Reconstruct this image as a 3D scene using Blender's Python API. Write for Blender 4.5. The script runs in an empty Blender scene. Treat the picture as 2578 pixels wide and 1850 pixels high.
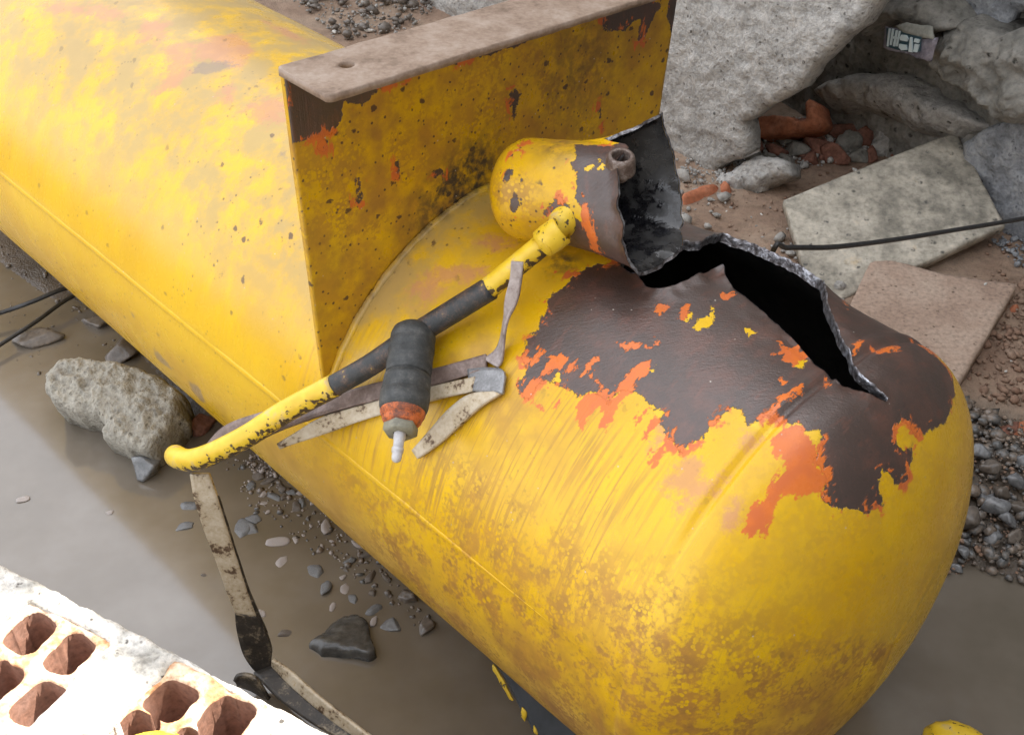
import bpy, bmesh, math, random
import numpy as np
from mathutils import Vector
random.seed(7)
rng = np.random.default_rng(7)
C = bpy.context.scene
COL = C.collection

# ------------------------------------------------------------------ camera, sky, sun, exposure
F, CX, CY = 3100.0, 1289.0, 925.0            # focal length and centre in photograph pixels
CAM_Z = 1.3843                               # eye height above the ground
_a = np.array([-1.23, -.824, 1.0]); _a /= np.linalg.norm(_a)
_g = np.array([0, _a[2], -_a[1]]); _g /= np.linalg.norm(_g)
RW = np.array([[1, 0, 0], [0, -_g[2], _g[1]], -_g])
EYE = np.array([0, 0, CAM_Z])
PITCH = math.asin(_g[2])
cam_d = bpy.data.cameras.new('camera'); cam = bpy.data.objects.new('camera', cam_d); COL.objects.link(cam)
cam.location = EYE; cam.rotation_euler = (math.pi / 2 - PITCH, 0, 0)
cam_d.sensor_fit = 'HORIZONTAL'; cam_d.sensor_width = 36; cam_d.lens = 36 * F / 2578
cam_d.clip_start = .05; cam_d.clip_end = 500
C.camera = cam

SUN_EL, SUN_AZ = math.radians(60), math.atan2(.688, .725)     # azimuth as angle from +X towards +Y (towards the sun)
w = bpy.data.worlds.new('World'); C.world = w; w.use_nodes = True
wn = w.node_tree; bg = wn.nodes['Background']
sky = wn.nodes.new('ShaderNodeTexSky'); sky.sky_type = 'NISHITA'; sky.sun_disc = False
sky.sun_elevation = SUN_EL; sky.sun_rotation = math.pi / 2 - SUN_AZ
sky.air_density = 1.0; sky.dust_density = 3.0; sky.ozone_density = .6
hs = wn.nodes.new('ShaderNodeHueSaturation'); hs.inputs['Saturation'].default_value = .36
veil = wn.nodes.new('ShaderNodeMix'); veil.data_type = 'RGBA'; veil.inputs[0].default_value = .6      # thin even white cloud
veil.inputs[7].default_value = (5.4, 5.5, 5.75, 1)
wn.links.new(sky.outputs[0], hs.inputs['Color']); wn.links.new(hs.outputs[0], veil.inputs[6]); wn.links.new(veil.outputs[2], bg.inputs[0])
bg.inputs[1].default_value = .15
sd = bpy.data.lights.new('sun', 'SUN'); so = bpy.data.objects.new('sun', sd); COL.objects.link(so)
sd.energy = 3.8; sd.angle = math.radians(.55); sd.color = (1, .95, .87)
sv = Vector((math.cos(SUN_AZ) * math.cos(SUN_EL), math.sin(SUN_AZ) * math.cos(SUN_EL), math.sin(SUN_EL)))
so.rotation_euler = sv.to_track_quat('Z', 'Y').to_euler(); so.location = sv * 12
C.view_settings.view_transform = 'Standard'; C.view_settings.look = 'None'
C.view_settings.gamma = 1; C.view_settings.use_curve_mapping = False
C.view_settings.exposure = 1.78
C.render.engine = 'CYCLES'
try:
    C.cycles.max_bounces = 8; C.cycles.diffuse_bounces = 4
except Exception: pass

# ------------------------------------------------------------------ geometry helpers
def ray(x, y): return RW @ np.array([(x - CX) / F, (y - CY) / F, 1.0])
def at_z(x, y, z=0): r = ray(x, y); return EYE + r * ((z - CAM_Z) / r[2])
def at_d(x, y, d): return EYE + ray(x, y) * d
def at_plane(x, y, P, n): r = ray(x, y); return EYE + r * (((P - EYE) @ n) / (r @ n))
def depth(P): return float((RW.T @ (P - EYE))[2])
def proj(P): c = RW.T @ (P - EYE); return CX + F * c[0] / c[2], CY + F * c[1] / c[2]
# photograph crops the outlines were measured in: (x0, y0, scale)
CR = dict(A=(0, 0, 2.5044), B=(800, 0, 2.5044), C=(1650, 0, 2.444), D=(0, 600, 2.5044), E=(800, 600, 2.5044),
          F=(1650, 600, 2.444), G=(0, 1200, 2.5044), H=(800, 1200, 2.5044), I=(1650, 1200, 2.444), J=(1180, 280, 3.7),
          K=(1580, 560, 3.24), L=(400, 640, 2.4128), M=(2100, 0, 4.745), N=(2100, 680, 4.745), O=(2300, 1000, 3.618),
          P=(620, 1180, 3.464), Q=(0, 1400, 3.618), d=(0, 0, .87975), f=(0, 0, 1.0))
def px(c, *pts): x0, y0, s = CR[c]; return [(x0 + p[0] / s, y0 + p[1] / s) for p in pts]

def hsh(ix, iy, iz, seed):
    n = (ix * 374761393 + iy * 668265263 + iz * 2147483647 + seed * 974634777) & 0xffffffff
    n = ((n ^ (n >> 13)) * 1274126177) & 0xffffffff
    return ((n ^ (n >> 16)) & 0xffff) / 65535.0
def vnoise(P, seed=0):
    P = np.asarray(P, float); i = np.floor(P).astype(np.int64); f = P - i; f = f * f * (3 - 2 * f); r = 0
    for dx in (0, 1):
        for dy in (0, 1):
            for dz in (0, 1):
                wgt = (f[:, 0] if dx else 1 - f[:, 0]) * (f[:, 1] if dy else 1 - f[:, 1]) * (f[:, 2] if dz else 1 - f[:, 2])
                r = r + wgt * hsh(i[:, 0] + dx, i[:, 1] + dy, i[:, 2] + dz, seed)
    return r * 2 - 1
def fbm(P, scale, octv=4, seed=0, gain=.5):
    P = np.asarray(P, float)
    if P.shape[1] == 2: P = np.c_[P, np.zeros(len(P))]
    r = 0; a = 1; s = scale; t = 0
    for o in range(octv): r = r + a * vnoise(P * s + 17.3 * o + 100, seed + o); t += a; a *= gain; s *= 2.03
    return r / t
def sst(a, b, x): t = np.clip((x - a) / (b - a), 0, 1); return t * t * (3 - 2 * t)

def poly_sdf(pts, poly):
    """signed distance to a closed 2-D polygon, negative inside"""
    pts = np.asarray(pts, float); poly = np.asarray(poly, float)
    d2 = np.full(len(pts), 1e9); ins = np.zeros(len(pts), bool); n = len(poly)
    for i in range(n):
        a = poly[i]; b = poly[(i + 1) % n]; e = b - a; L = e @ e + 1e-18
        v = pts - a; t = np.clip((v @ e) / L, 0, 1); q = v - t[:, None] * e
        d2 = np.minimum(d2, (q * q).sum(1))
        c = (a[1] > pts[:, 1]) != (b[1] > pts[:, 1])
        if abs(e[1]) > 1e-15: ins ^= c & (pts[:, 0] < e[0] * (pts[:, 1] - a[1]) / e[1] + a[0])
    d = np.sqrt(d2); return np.where(ins, -d, d)
def multi_sdf(pts, polys, cap=.25):
    r = np.full(len(pts), cap)
    for p in polys:
        p = np.asarray(p); lo = p.min(0) - cap; hi = p.max(0) + cap
        m = ((pts > lo) & (pts < hi)).all(1)
        if m.any(): r[m] = np.minimum(r[m], poly_sdf(pts[m], p))
    return r
def smooth_poly(poly, n=1):
    p = np.asarray(poly, float)
    for _ in range(n):
        q = np.roll(p, -1, 0); p = np.stack([.75 * p + .25 * q, .25 * p + .75 * q], 1).reshape(-1, 2)
    return p

def link(name, me, mats=(), parent=None, smooth=True):
    o = bpy.data.objects.new(name, me); COL.objects.link(o)
    for m in (mats if isinstance(mats, (list, tuple)) else [mats]): me.materials.append(m)
    if parent is not None: o.parent = parent
    if smooth: me.polygons.foreach_set('use_smooth', np.ones(len(me.polygons), bool))
    return o
def mesh(name, V, Fc, mats, parent=None, origin=None, smooth=True, attrs=None, uv=None, midx=None):
    """one mesh object; V in world coordinates; origin defaults to the parent's, else the base centre"""
    V = np.asarray(V, float)
    if parent is not None: org = np.array(parent.location)
    elif origin is not None: org = np.array(origin, float)
    else: org = np.array([V[:, 0].mean(), V[:, 1].mean(), V[:, 2].min()])
    me = bpy.data.meshes.new(name)
    if isinstance(Fc, np.ndarray) and Fc.ndim == 2:
        n, k = Fc.shape
        me.vertices.add(len(V)); me.vertices.foreach_set('co', (V - org).astype(np.float32).ravel())
        me.loops.add(n * k); me.loops.foreach_set('vertex_index', Fc.astype(np.int32).ravel())
        me.polygons.add(n); me.polygons.foreach_set('loop_start', np.arange(0, n * k, k, dtype=np.int32))
        me.update(calc_edges=True)
    else:
        me.from_pydata([tuple(v) for v in (V - org)], [], [tuple(int(i) for i in f) for f in Fc])
    if attrs:
        for k, v in attrs.items():
            at = me.attributes.new(k, 'FLOAT', 'POINT'); at.data.foreach_set('value', np.asarray(v, np.float32))
    if uv is not None:
        ul = me.uv_layers.new(name='UVMap'); li = np.zeros(len(me.loops), np.int32); me.loops.foreach_get('vertex_index', li)
        ul.data.foreach_set('uv', np.asarray(uv, np.float32)[li].ravel())
    o = link(name, me, mats, parent, smooth)
    if parent is None: o.location = org
    if midx is not None: me.polygons.foreach_set('material_index', np.asarray(midx, np.int32))
    me.validate(); me.update()
    return o
def tag(o, label=None, cat=None, group=None, kind=None):
    if label: o['label'] = label
    if cat: o['category'] = cat
    if group: o['group'] = group
    if kind: o['kind'] = kind
    return o
def thing(name, loc, label, cat, group=None):
    o = bpy.data.objects.new(name, None); COL.objects.link(o); o.location = [float(v) for v in loc]; o.empty_display_size = .05
    return tag(o, label, cat, group)

def sheet(sdf, xs, ys, cell=None):
    """quads of a grid kept where sdf<0, border nodes snapped to the zero line -> pts2, quads, border edges"""
    X, Y = np.meshgrid(xs, ys, indexing='ij'); P = np.c_[X.ravel(), Y.ravel()]; D = sdf(P)
    if cell is None: cell = min(np.diff(xs).min(), np.diff(ys).min())
    e = cell * .25; near = np.abs(D) < cell * 1.7
    G = np.zeros_like(P); Q = P[near]
    G[near, 0] = (sdf(Q + [e, 0]) - sdf(Q - [e, 0])) / (2 * e); G[near, 1] = (sdf(Q + [0, e]) - sdf(Q - [0, e])) / (2 * e)
    G /= np.maximum(np.linalg.norm(G, axis=1), .3)[:, None]
    keep = D < cell * .75; sn = keep & (D > -cell * .3)
    P = P.copy(); P[sn] -= G[sn] * D[sn][:, None]; D = D.copy(); D[sn] = 0
    nx, ny = len(xs), len(ys); idx = np.arange(nx * ny).reshape(nx, ny)
    q = np.stack([idx[:-1, :-1], idx[1:, :-1], idx[1:, 1:], idx[:-1, 1:]], -1).reshape(-1, 4)
    q = q[keep[q].all(1)]
    for _ in range(2):                                   # border nodes that were left inside are pulled to the line too
        ed = np.concatenate([q[:, [0, 1]], q[:, [1, 2]], q[:, [2, 3]], q[:, [3, 0]]]); key = np.sort(ed, 1)
        u, inv, ct = np.unique(key[:, 0] * (nx * ny + 1) + key[:, 1], return_inverse=True, return_counts=True)
        bn = np.unique(ed[ct[inv] == 1]); bn = bn[(D[bn] != 0) & (np.abs(D[bn]) < cell * 1.6)]
        if len(bn) == 0: break
        P[bn] -= G[bn] * D[bn][:, None]; D[bn] = 0
    used = np.unique(q); mp = -np.ones(nx * ny, int); mp[used] = np.arange(len(used)); q = mp[q]; P = P[used]; D = D[used]
    ed = np.concatenate([q[:, [0, 1]], q[:, [1, 2]], q[:, [2, 3]], q[:, [3, 0]]]); key = np.sort(ed, 1)
    k = key[:, 0] * (len(P) + 1) + key[:, 1]; u, inv, ct = np.unique(k, return_inverse=True, return_counts=True)
    return P, D, q, ed[ct[inv] == 1]

def frame(n, up=(0, 0, 1)):
    n = np.asarray(n, float); n /= np.linalg.norm(n); ex = np.cross(up, n); ex /= np.linalg.norm(ex); return ex, np.cross(n, ex), n
def slab(name, poly3, n, mat, thick=.03, edge=None, cell=.006, amp=.002, nscale=60, seed=0, dome=0, parent=None, wobble=.9,
         smooth=True, extra=None, octv=4):
    """irregular solid whose front outline is the 3-D polygon poly3 (on a plane with normal n), with rounded, rough front"""
    poly3 = np.asarray(poly3); P0 = poly3.mean(0); up = (0, 0, 1) if abs(n[2]) < .9 * np.linalg.norm(n) else (0, 1, 0)
    ex, ey, n = frame(n, up); p2 = np.c_[(poly3 - P0) @ ex, (poly3 - P0) @ ey]
    if edge is None: edge = thick * .4
    lo = p2.min(0) - cell * 2; hi = p2.max(0) + cell * 2
    wob = lambda Q: poly_sdf(Q, p2) + fbm(Q, 1 / (cell * 5), 2, seed + 5) * cell * wobble
    P, D, q, be = sheet(wob, np.arange(lo[0], hi[0], cell), np.arange(lo[1], hi[1], cell))
    din = np.clip(-D / edge, 0, 1); prof = np.sqrt(np.clip(1 - (1 - din) ** 2, 0, 1))
    base = P0 + P[:, :1] * ex + P[:, 1:] * ey
    dm = np.clip(-D / max(1e-6, (-D).max()), 0, 1); dm = 1 - (1 - dm) ** 2
    h = -edge * (1 - prof) + dome * dm + amp * fbm(base, nscale, octv, seed) * (.35 + .65 * din)
    if not smooth: h = h + amp * .55 * np.abs(fbm(base, nscale * 2.6, 3, seed + 31)) - amp * .5 * np.clip(fbm(base, nscale * 1.7, 2, seed + 41) - .15, 0, 1)
    if extra is not None: h = h + extra(P, D)
    top = base + h[:, None] * n
    bot = base - thick * n + .5 * amp * fbm(base, nscale, 2, seed + 3)[:, None] * n
    # two side rings so that the sides can be rough
    bi = np.unique(be); nb = len(bi); N = len(P); mp = -np.ones(N, int); mp[bi] = np.arange(nb)
    mid = base[bi] - thick * .45 * n; ctr = base.mean(0); out = mid - ctr; out -= (out @ n)[:, None] * n
    out /= np.maximum(np.linalg.norm(out, axis=1), 1e-6)[:, None]
    mid += out * (amp * 1.2 * fbm(mid, nscale * .7, 3, seed + 9) + (edge * .15))[:, None]
    V = np.concatenate([top, bot, mid])
    a, b = be[:, 0], be[:, 1]; ma, mb = 2 * N + mp[a], 2 * N + mp[b]
    Fc = np.concatenate([q, q[:, ::-1] + N, np.stack([b, a, ma, mb], 1), np.stack([mb, ma, a + N, b + N], 1)])
    return mesh(name, V, Fc, mat, parent, smooth=smooth)

_ico = {}
def ico(sub):
    if sub not in _ico:
        bm = bmesh.new(); bmesh.ops.create_icosphere(bm, subdivisions=sub, radius=1)
        _ico[sub] = (np.array([v.co[:] for v in bm.verts]), np.array([[v.index for v in f.verts] for f in bm.faces])); bm.free()
    return _ico[sub]
def rock_shape(seed, sub=3, planes=14, rough=.05, squash=(1, 1, 1)):
    r = np.random.default_rng(seed); V, Fc = ico(sub); n = r.normal(size=(planes, 3)); n /= np.linalg.norm(n, axis=1)[:, None]
    h = r.uniform(.46, .86, planes); c = V @ n.T; c = np.where(c > .05, h / np.maximum(c, .05), 9)
    R_ = np.minimum(c.min(1), 1.15); W = V * R_[:, None]; W *= (1 + rough * fbm(W, 3, 3, seed))[:, None]
    return W * np.array(squash), Fc
def rock(name, P, size, mat, seed, sub=3, squash=(1, 1, .6), rz=0, tilt=0, rough=.05, planes=14, parent=None, smooth=False, sink=.3):
    W, Fc = rock_shape(seed, sub, planes, rough, squash)
    c, s = math.cos(tilt), math.sin(tilt); W = W @ np.array([[1, 0, 0], [0, c, -s], [0, s, c]]).T
    c, s = math.cos(rz), math.sin(rz); W = W @ np.array([[c, -s, 0], [s, c, 0], [0, 0, 1]]).T
    W = W * size; W[:, 2] -= W[:, 2].min() * (1 - sink); W = W + np.asarray(P)
    return mesh(name, W, Fc, mat, parent, smooth=smooth)

def crom(pts, n=8):
    p = np.asarray(pts, float); p = np.concatenate([[2 * p[0] - p[1]], p, [2 * p[-1] - p[-2]]]); o = []
    for i in range(1, len(p) - 2):
        for k in range(n):
            t = k / n; o.append(.5 * ((2 * p[i]) + (-p[i - 1] + p[i + 1]) * t + (2 * p[i - 1] - 5 * p[i] + 4 * p[i + 1] - p[i + 2]) * t * t
                                      + (-p[i - 1] + 3 * p[i] - 3 * p[i + 1] + p[i + 2]) * t ** 3))
    o.append(p[-2]); return np.array(o)
def tube_geo(path, rad, seg=20, cap=True, ref=None):
    path = np.asarray(path, float); n = len(path); rad = np.broadcast_to(rad, (n,)); T_ = np.gradient(path, axis=0)
    T_ /= np.linalg.norm(T_, axis=1)[:, None]
    u = np.cross(T_[0], ref if ref is not None else (0.13, .21, 1)); u /= np.linalg.norm(u); V = []
    for i in range(n):
        u = u - T_[i] * (u @ T_[i]); u /= np.linalg.norm(u); v = np.cross(T_[i], u); a = np.arange(seg) * 2 * math.pi / seg
        V.append(path[i] + rad[i] * (np.cos(a)[:, None] * u + np.sin(a)[:, None] * v))
    V = np.concatenate(V); i = np.arange(n - 1)[:, None] * seg; k = np.arange(seg)[None]; k2 = (k + 1) % seg
    Fc = np.stack([i + k, i + k2, i + seg + k2, i + seg + k], -1).reshape(-1, 4); Fc = [list(f) for f in Fc]
    if cap: Fc.append(list(range(seg))[::-1]); Fc.append([(n - 1) * seg + j for j in range(seg)])
    return V, Fc
def tube(name, path, rad, mat, parent=None, seg=20, cap=True, ref=None):
    V, Fc = tube_geo(path, rad, seg, cap, ref); return mesh(name, V, Fc, mat, parent)
def lathe(name, P, ax, prof, mat, parent=None, seg=40, rot=0):
    """prof: (distance along ax, radius) list"""
    ax = np.asarray(ax, float); ax /= np.linalg.norm(ax); u = np.cross(ax, (.3, .2, 1)); u /= np.linalg.norm(u); v = np.cross(ax, u)
    a = np.arange(seg) * 2 * math.pi / seg + rot; V = []
    for s, r in prof: V.append(P + ax * s + r * (np.cos(a)[:, None] * u + np.sin(a)[:, None] * v))
    V = np.concatenate(V); n = len(prof); i = np.arange(n - 1)[:, None] * seg; k = np.arange(seg)[None]; k2 = (k + 1) % seg
    Fc = np.stack([i + k, i + k2, i + seg + k2, i + seg + k], -1).reshape(-1, 4)
    return mesh(name, V, Fc, mat, parent, smooth=seg > 8)
def ribbon(name, EA, EB, mat, thick=.004, parent=None, sub=6, across=6, amp=.0006, seed=0):
    """bent strip of sheet steel between two edge lines"""
    A_, B_ = crom(EA, sub), crom(EB, sub); n = len(A_); t = np.linspace(0, 1, across + 1)
    Pm = A_[:, None] * (1 - t[None, :, None]) + B_[:, None] * t[None, :, None]
    du = np.gradient(Pm, axis=0); dv = np.gradient(Pm, axis=1); nn = np.cross(du, dv); nn /= np.maximum(np.linalg.norm(nn, axis=2), 1e-9)[..., None]
    P1 = Pm.reshape(-1, 3); nn = nn.reshape(-1, 3); jit = amp * fbm(P1, 90, 3, seed)[:, None]
    V = np.concatenate([P1 + nn * (thick / 2 + jit), P1 - nn * (thick / 2 - jit)]); m = across + 1; N = n * m
    idx = np.arange(N).reshape(n, m); q = np.stack([idx[:-1, :-1], idx[1:, :-1], idx[1:, 1:], idx[:-1, 1:]], -1).reshape(-1, 4)
    Fc = [q, q[:, ::-1] + N]
    for e in (idx[:, 0], idx[:, -1][::-1], idx[0][::-1], idx[-1]):
        a, b = e[:-1], e[1:]; Fc.append(np.stack([b, a, a + N, b + N], 1))
    return mesh(name, V, np.concatenate(Fc), mat, parent, smooth=False)

# ------------------------------------------------------------------ materials
class M:
    def __init__(s, name):
        s.m = bpy.data.materials.new(name); s.m.use_nodes = True; s.t = s.m.node_tree; s.b = s.t.nodes['Principled BSDF']
        s.tc = s.t.nodes.new('ShaderNodeTexCoord')
    def n(s, ty, **kw):
        o = s.t.nodes.new(ty)
        for k, v in kw.items(): setattr(o, k, v)
        return o
    def l(s, a, b):
        if hasattr(a, 'is_output') or hasattr(a, 'links'): s.t.links.new(a, b)
        else: b.default_value = a if not isinstance(a, tuple) else (a + (1,) if len(a) == 3 and b.type == 'RGBA' else a)
    @property
    def obj(s): return s.tc.outputs['Object']
    @property
    def uv(s): return s.tc.outputs['UV']
    def attr(s, k): o = s.n('ShaderNodeAttribute', attribute_name=k); return o.outputs['Fac']
    def scale(s, v, sc, off=(0, 0, 0)):
        o = s.n('ShaderNodeMapping'); s.l(v, o.inputs[0]); o.inputs['Scale'].default_value = sc; o.inputs['Location'].default_value = off; return o.outputs[0]
    def noise(s, v, sc, det=4, rough=.55, dist=0):
        o = s.n('ShaderNodeTexNoise'); s.l(v, o.inputs['Vector']); o.inputs['Scale'].default_value = sc
        o.inputs['Detail'].default_value = det; o.inputs['Roughness'].default_value = rough; o.inputs['Distortion'].default_value = dist
        return o.outputs['Fac']
    def voro(s, v, sc, feat='F1', rand=1):
        o = s.n('ShaderNodeTexVoronoi', feature=feat); s.l(v, o.inputs['Vector']); o.inputs['Scale'].default_value = sc; o.inputs['Randomness'].default_value = rand
        return o.outputs['Distance']
    def math(s, op, a, b=0., c=0., clamp=False):
        o = s.n('ShaderNodeMath', operation=op, use_clamp=clamp); s.l(a, o.inputs[0]); s.l(b, o.inputs[1]); s.l(c, o.inputs[2]); return o.outputs[0]
    def step(s, v, a, b, c=0., d=1.):
        o = s.n('ShaderNodeMapRange', interpolation_type='SMOOTHSTEP'); s.l(v, o.inputs[0])
        for i, q in enumerate((a, b, c, d)): o.inputs[1 + i].default_value = q
        return o.outputs[0]
    def mix(s, f, a, b, bt='MIX'):
        o = s.n('ShaderNodeMix', data_type='RGBA', blend_type=bt); s.l(f, o.inputs[0]); s.l(a, o.inputs[6]); s.l(b, o.inputs[7]); return o.outputs[2]
    def ramp(s, f, *st):
        o = s.n('ShaderNodeValToRGB'); s.l(f, o.inputs[0]); e = o.color_ramp.elements
        while len(e) < len(st): e.new(.5)
        for i, (p, c) in enumerate(st): e[i].position = p; e[i].color = tuple(c) + (1,)
        return o.outputs[0]
    def bump(s, h, st=.3, dist=.002, nrm=None):
        o = s.n('ShaderNodeBump'); s.l(h, o.inputs['Height']); o.inputs['Strength'].default_value = st; o.inputs['Distance'].default_value = dist
        if nrm is not None: s.l(nrm, o.inputs['Normal'])
        return o.outputs[0]
    def out(s, col=None, rough=None, nrm=None, metal=None, spec=None):
        if col is not None: s.l(col, s.b.inputs['Base Color'])
        if rough is not None: s.l(rough, s.b.inputs['Roughness'])
        if nrm is not None: s.l(nrm, s.b.inputs['Normal'])
        if metal is not None: s.l(metal, s.b.inputs['Metallic'])
        if spec is not None: s.l(spec, s.b.inputs['Specular IOR Level'])
        return s.m

YEL, YEL2 = (.68, .395, .003), (.72, .44, .005)
DUST, GRIME = (.40, .185, .032), (.15, .085, .035)
PINK, ORANGE, BROWN = (.50, .22, .115), (.64, .16, .028), (.056, .034, .027)

def painted(name, uvw=True, streaks=True, speck=1.0):
    """worn yellow enamel over orange primer over bare brown steel; outlines come from point attributes (metres)"""
    m = M(name); v = m.obj; uvv = m.uv
    n1, n2, n3 = m.noise(v, 45, 3), m.noise(v, 190, 3, .6), m.noise(v, 7, 3)
    jag = m.math('ADD', m.math('MULTIPLY', m.math('SUBTRACT', n1, .5), .016), m.math('ADD', m.math('MULTIPLY', m.math('SUBTRACT', n2, .5), .010), m.math('MULTIPLY', m.math('SUBTRACT', m.noise(v, 520, 2, .6), .5), .006)))
    brush = m.math('MULTIPLY', m.math('SUBTRACT', m.noise(m.scale(uvv, (170, 42, 1)), 1, 3, .6), .5), .022)
    def inside(k, soft=.0004, gain=1.):
        d = m.math('ADD', m.attr(k), m.math('MULTIPLY', jag, gain)); return m.step(d, -soft, soft, 1, 0)
    col = m.mix(m.step(n3, .35, .65), YEL, YEL2)
    # film of ochre dust: broad cloud, run streaks down the flank, mottled spots
    dirt = m.attr('dirt'); mot = m.attr('mottle')
    cloud = m.noise(v, 17, 6, .66)
    film = m.math('MULTIPLY', dirt, m.step(cloud, .36, .66, .12, 1))
    if streaks:
        sv_ = m.noise(m.scale(uvv, (230, 8, 1)), 1, 4, .65); sw = m.noise(m.scale(uvv, (70, 7, 1)), 1, 3, .6)
        st = m.math('MULTIPLY', m.step(sv_, .45, .58), m.step(sw, .34, .54, .15, 1))
        film = m.math('MAXIMUM', film, m.math('MULTIPLY', m.math('MULTIPLY', st, .72), m.attr('streak')))
    # a brown film with clear yellow drops washed out of it
    wv_ = m.math('MULTIPLY', m.math('SUBTRACT', n2, .5), .30); d1 = m.math('ADD', m.voro(v, 74), wv_); d2 = m.math('ADD', m.voro(v, 175), wv_)
    drops = m.math('MAXIMUM', m.math('MULTIPLY', m.step(d1, .22, .36, 1, 0), m.step(m.noise(v, 40, 2), .46, .56)), m.math('MULTIPLY', m.step(d2, .30, .46, 1, 0), m.step(m.noise(v, 22, 3), .40, .60)))
    mm = m.noise(v, 24, 6, .72); grainy = m.step(m.math('ADD', mm, m.math('MULTIPLY', m.math('SUBTRACT', m.noise(v, 160, 3, .65), .5), .55)), .37, .60)
    mk = m.math('MULTIPLY', m.math('MULTIPLY', grainy, m.math('SUBTRACT', 1., drops)), mot)
    film = m.math('MAXIMUM', film, mk)
    film = m.math('MULTIPLY', film, .88)
    col = m.mix(film, col, m.mix(m.step(n1, .3, .7), DUST, (.27, .12, .035)))
    dm_ = m.noise(v, 17, 6, .68); col = m.mix(m.math('MULTIPLY', m.attr('dust'), m.step(dm_, .36, .60, .12, .92)), col, (.38, .28, .12))
    col = m.mix(m.math('MULTIPLY', inside('pink', .010, 3.2), .70), col, PINK)
    col = m.mix(m.math('MULTIPLY', inside('grey', .003, 1.2), .6), col, (.20, .15, .13))
    # chips: dark rust specks
    sp = m.math('ADD', m.voro(v, 95), m.math('MULTIPLY', m.math('SUBTRACT', n2, .5), .30)); spn = m.math('ADD', m.noise(v, 26, 3), m.math('MULTIPLY', m.math('MAXIMUM', m.math('SUBTRACT', m.attr('chip'), 1.), 0.), .25)); chips = m.math('MULTIPLY', m.step(sp, .10, .20, 1, 0), m.step(spn, .5, .60))
    sp2 = m.voro(m.scale(v, (1, .6, 1), (3, 5, 0)), 38); chips2 = m.math('MULTIPLY', m.step(m.math('ADD', sp2, m.math('MULTIPLY', m.math('SUBTRACT', m.noise(v, 110, 4, .7), .3), .42)), .19, .235, 1, 0), m.step(spn, .46, .56))
    chips = m.math('MULTIPLY', m.math('MAXIMUM', chips, chips2), m.math('MINIMUM', m.attr('chip'), 1.))
    col = m.mix(m.math('MULTIPLY', chips, .92 * speck), col, (.075, .04, .028))
    # soot, bare steel
    col = m.mix(m.math('MULTIPLY', m.attr('soot'), m.step(m.noise(v, 60, 4, .65), .34, .62)), col, (.06, .045, .032))
    br = inside('brown', .0004, 1.)
    rusty = m.noise(v, 16, 5, .65); bc = m.mix(m.step(rusty, .42, .70), BROWN, (.105, .048, .034)); bc = m.mix(m.math('MULTIPLY', m.step(m.noise(m.scale(uvv, (90, 25, 1)), 1, 4, .65), .54, .68), .45), bc, (.15, .055, .034))
    fine = m.noise(v, 420, 2, .6); bc = m.mix(m.math('MULTIPLY', m.step(fine, .62, .72), .30), bc, (.21, .085, .05))
    bc = m.mix(m.math('MULTIPLY', m.step(m.noise(v, 150, 3, .7), .60, .66), .35), bc, (.028, .02, .02))
    col = m.mix(br, col, bc)
    jag0 = jag; jag = m.math('ADD', jag, brush); orn = inside('orange', .0006, 1.); oc = m.mix(m.step(n1, .35, .65), ORANGE, (.56, .135, .035))
    col = m.mix(orn, col, oc)
    # dry-brushed primer showing along the torn edge of the enamel
    fr = m.math('SUBTRACT', m.math('ABSOLUTE', m.math('ADD', m.attr('brown'), m.math('MULTIPLY', brush, 1.6))), .0085)
    fr = m.math('MULTIPLY', m.step(fr, -.004, .0005, 1, 0), m.step(m.math('ADD', m.noise(v, 30, 4, .6), m.math('MULTIPLY', brush, 4.)), .53, .57)); orn = m.math('MAXIMUM', orn, fr); col = m.mix(fr, col, oc)
    jag = jag0; yel = inside('island', .0004, 1.2); col = m.mix(yel, col, m.mix(n1, YEL, (.74, .47, .03)))
    bare = m.math('MULTIPLY', br, m.math('SUBTRACT', 1., m.math('MAXIMUM', orn, yel)))
    # pale grit lying on the metal
    gr = m.voro(m.scale(v, (1, 1, 1), (.7, .2, 0)), 70); gm = m.math('MULTIPLY', m.step(gr, .05, .075, 1, 0), m.step(m.noise(v, 30, 2), .54, .58))
    col = m.mix(m.math('MULTIPLY', gm, .8), col, (.55, .50, .43))
    m.l(m.math('ADD', 1.45, m.math('MULTIPLY', bare, .28)), m.b.inputs['IOR'])
    rough = m.math('ADD', m.math('MULTIPLY', film, .26), m.math('ADD', .22, m.math('MULTIPLY', bare, .12)))
    rough = m.math('ADD', rough, m.math('MULTIPLY', m.step(n1, .3, .7), .06))
    lay = m.math('SUBTRACT', 1., m.math('MULTIPLY', br, .8)); lay = m.math('MAXIMUM', lay, m.math('MAXIMUM', m.math('MULTIPLY', orn, .75), yel))
    b1 = m.bump(lay, 1., .0022)
    b2 = m.bump(m.math('ADD', m.math('MULTIPLY', n2, .5), m.math('MULTIPLY', m.noise(v, 330, 2), .5)), .16, .0012, b1)
    b3 = m.bump(m.math('MULTIPLY', m.math('ADD', m.noise(v, 420, 3, .7), m.noise(m.scale(v, (120, 420, 1)), 1, 2, .6)), bare), .40, .0010, b2)
    return m.out(col, rough, b3, spec=.5)

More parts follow.
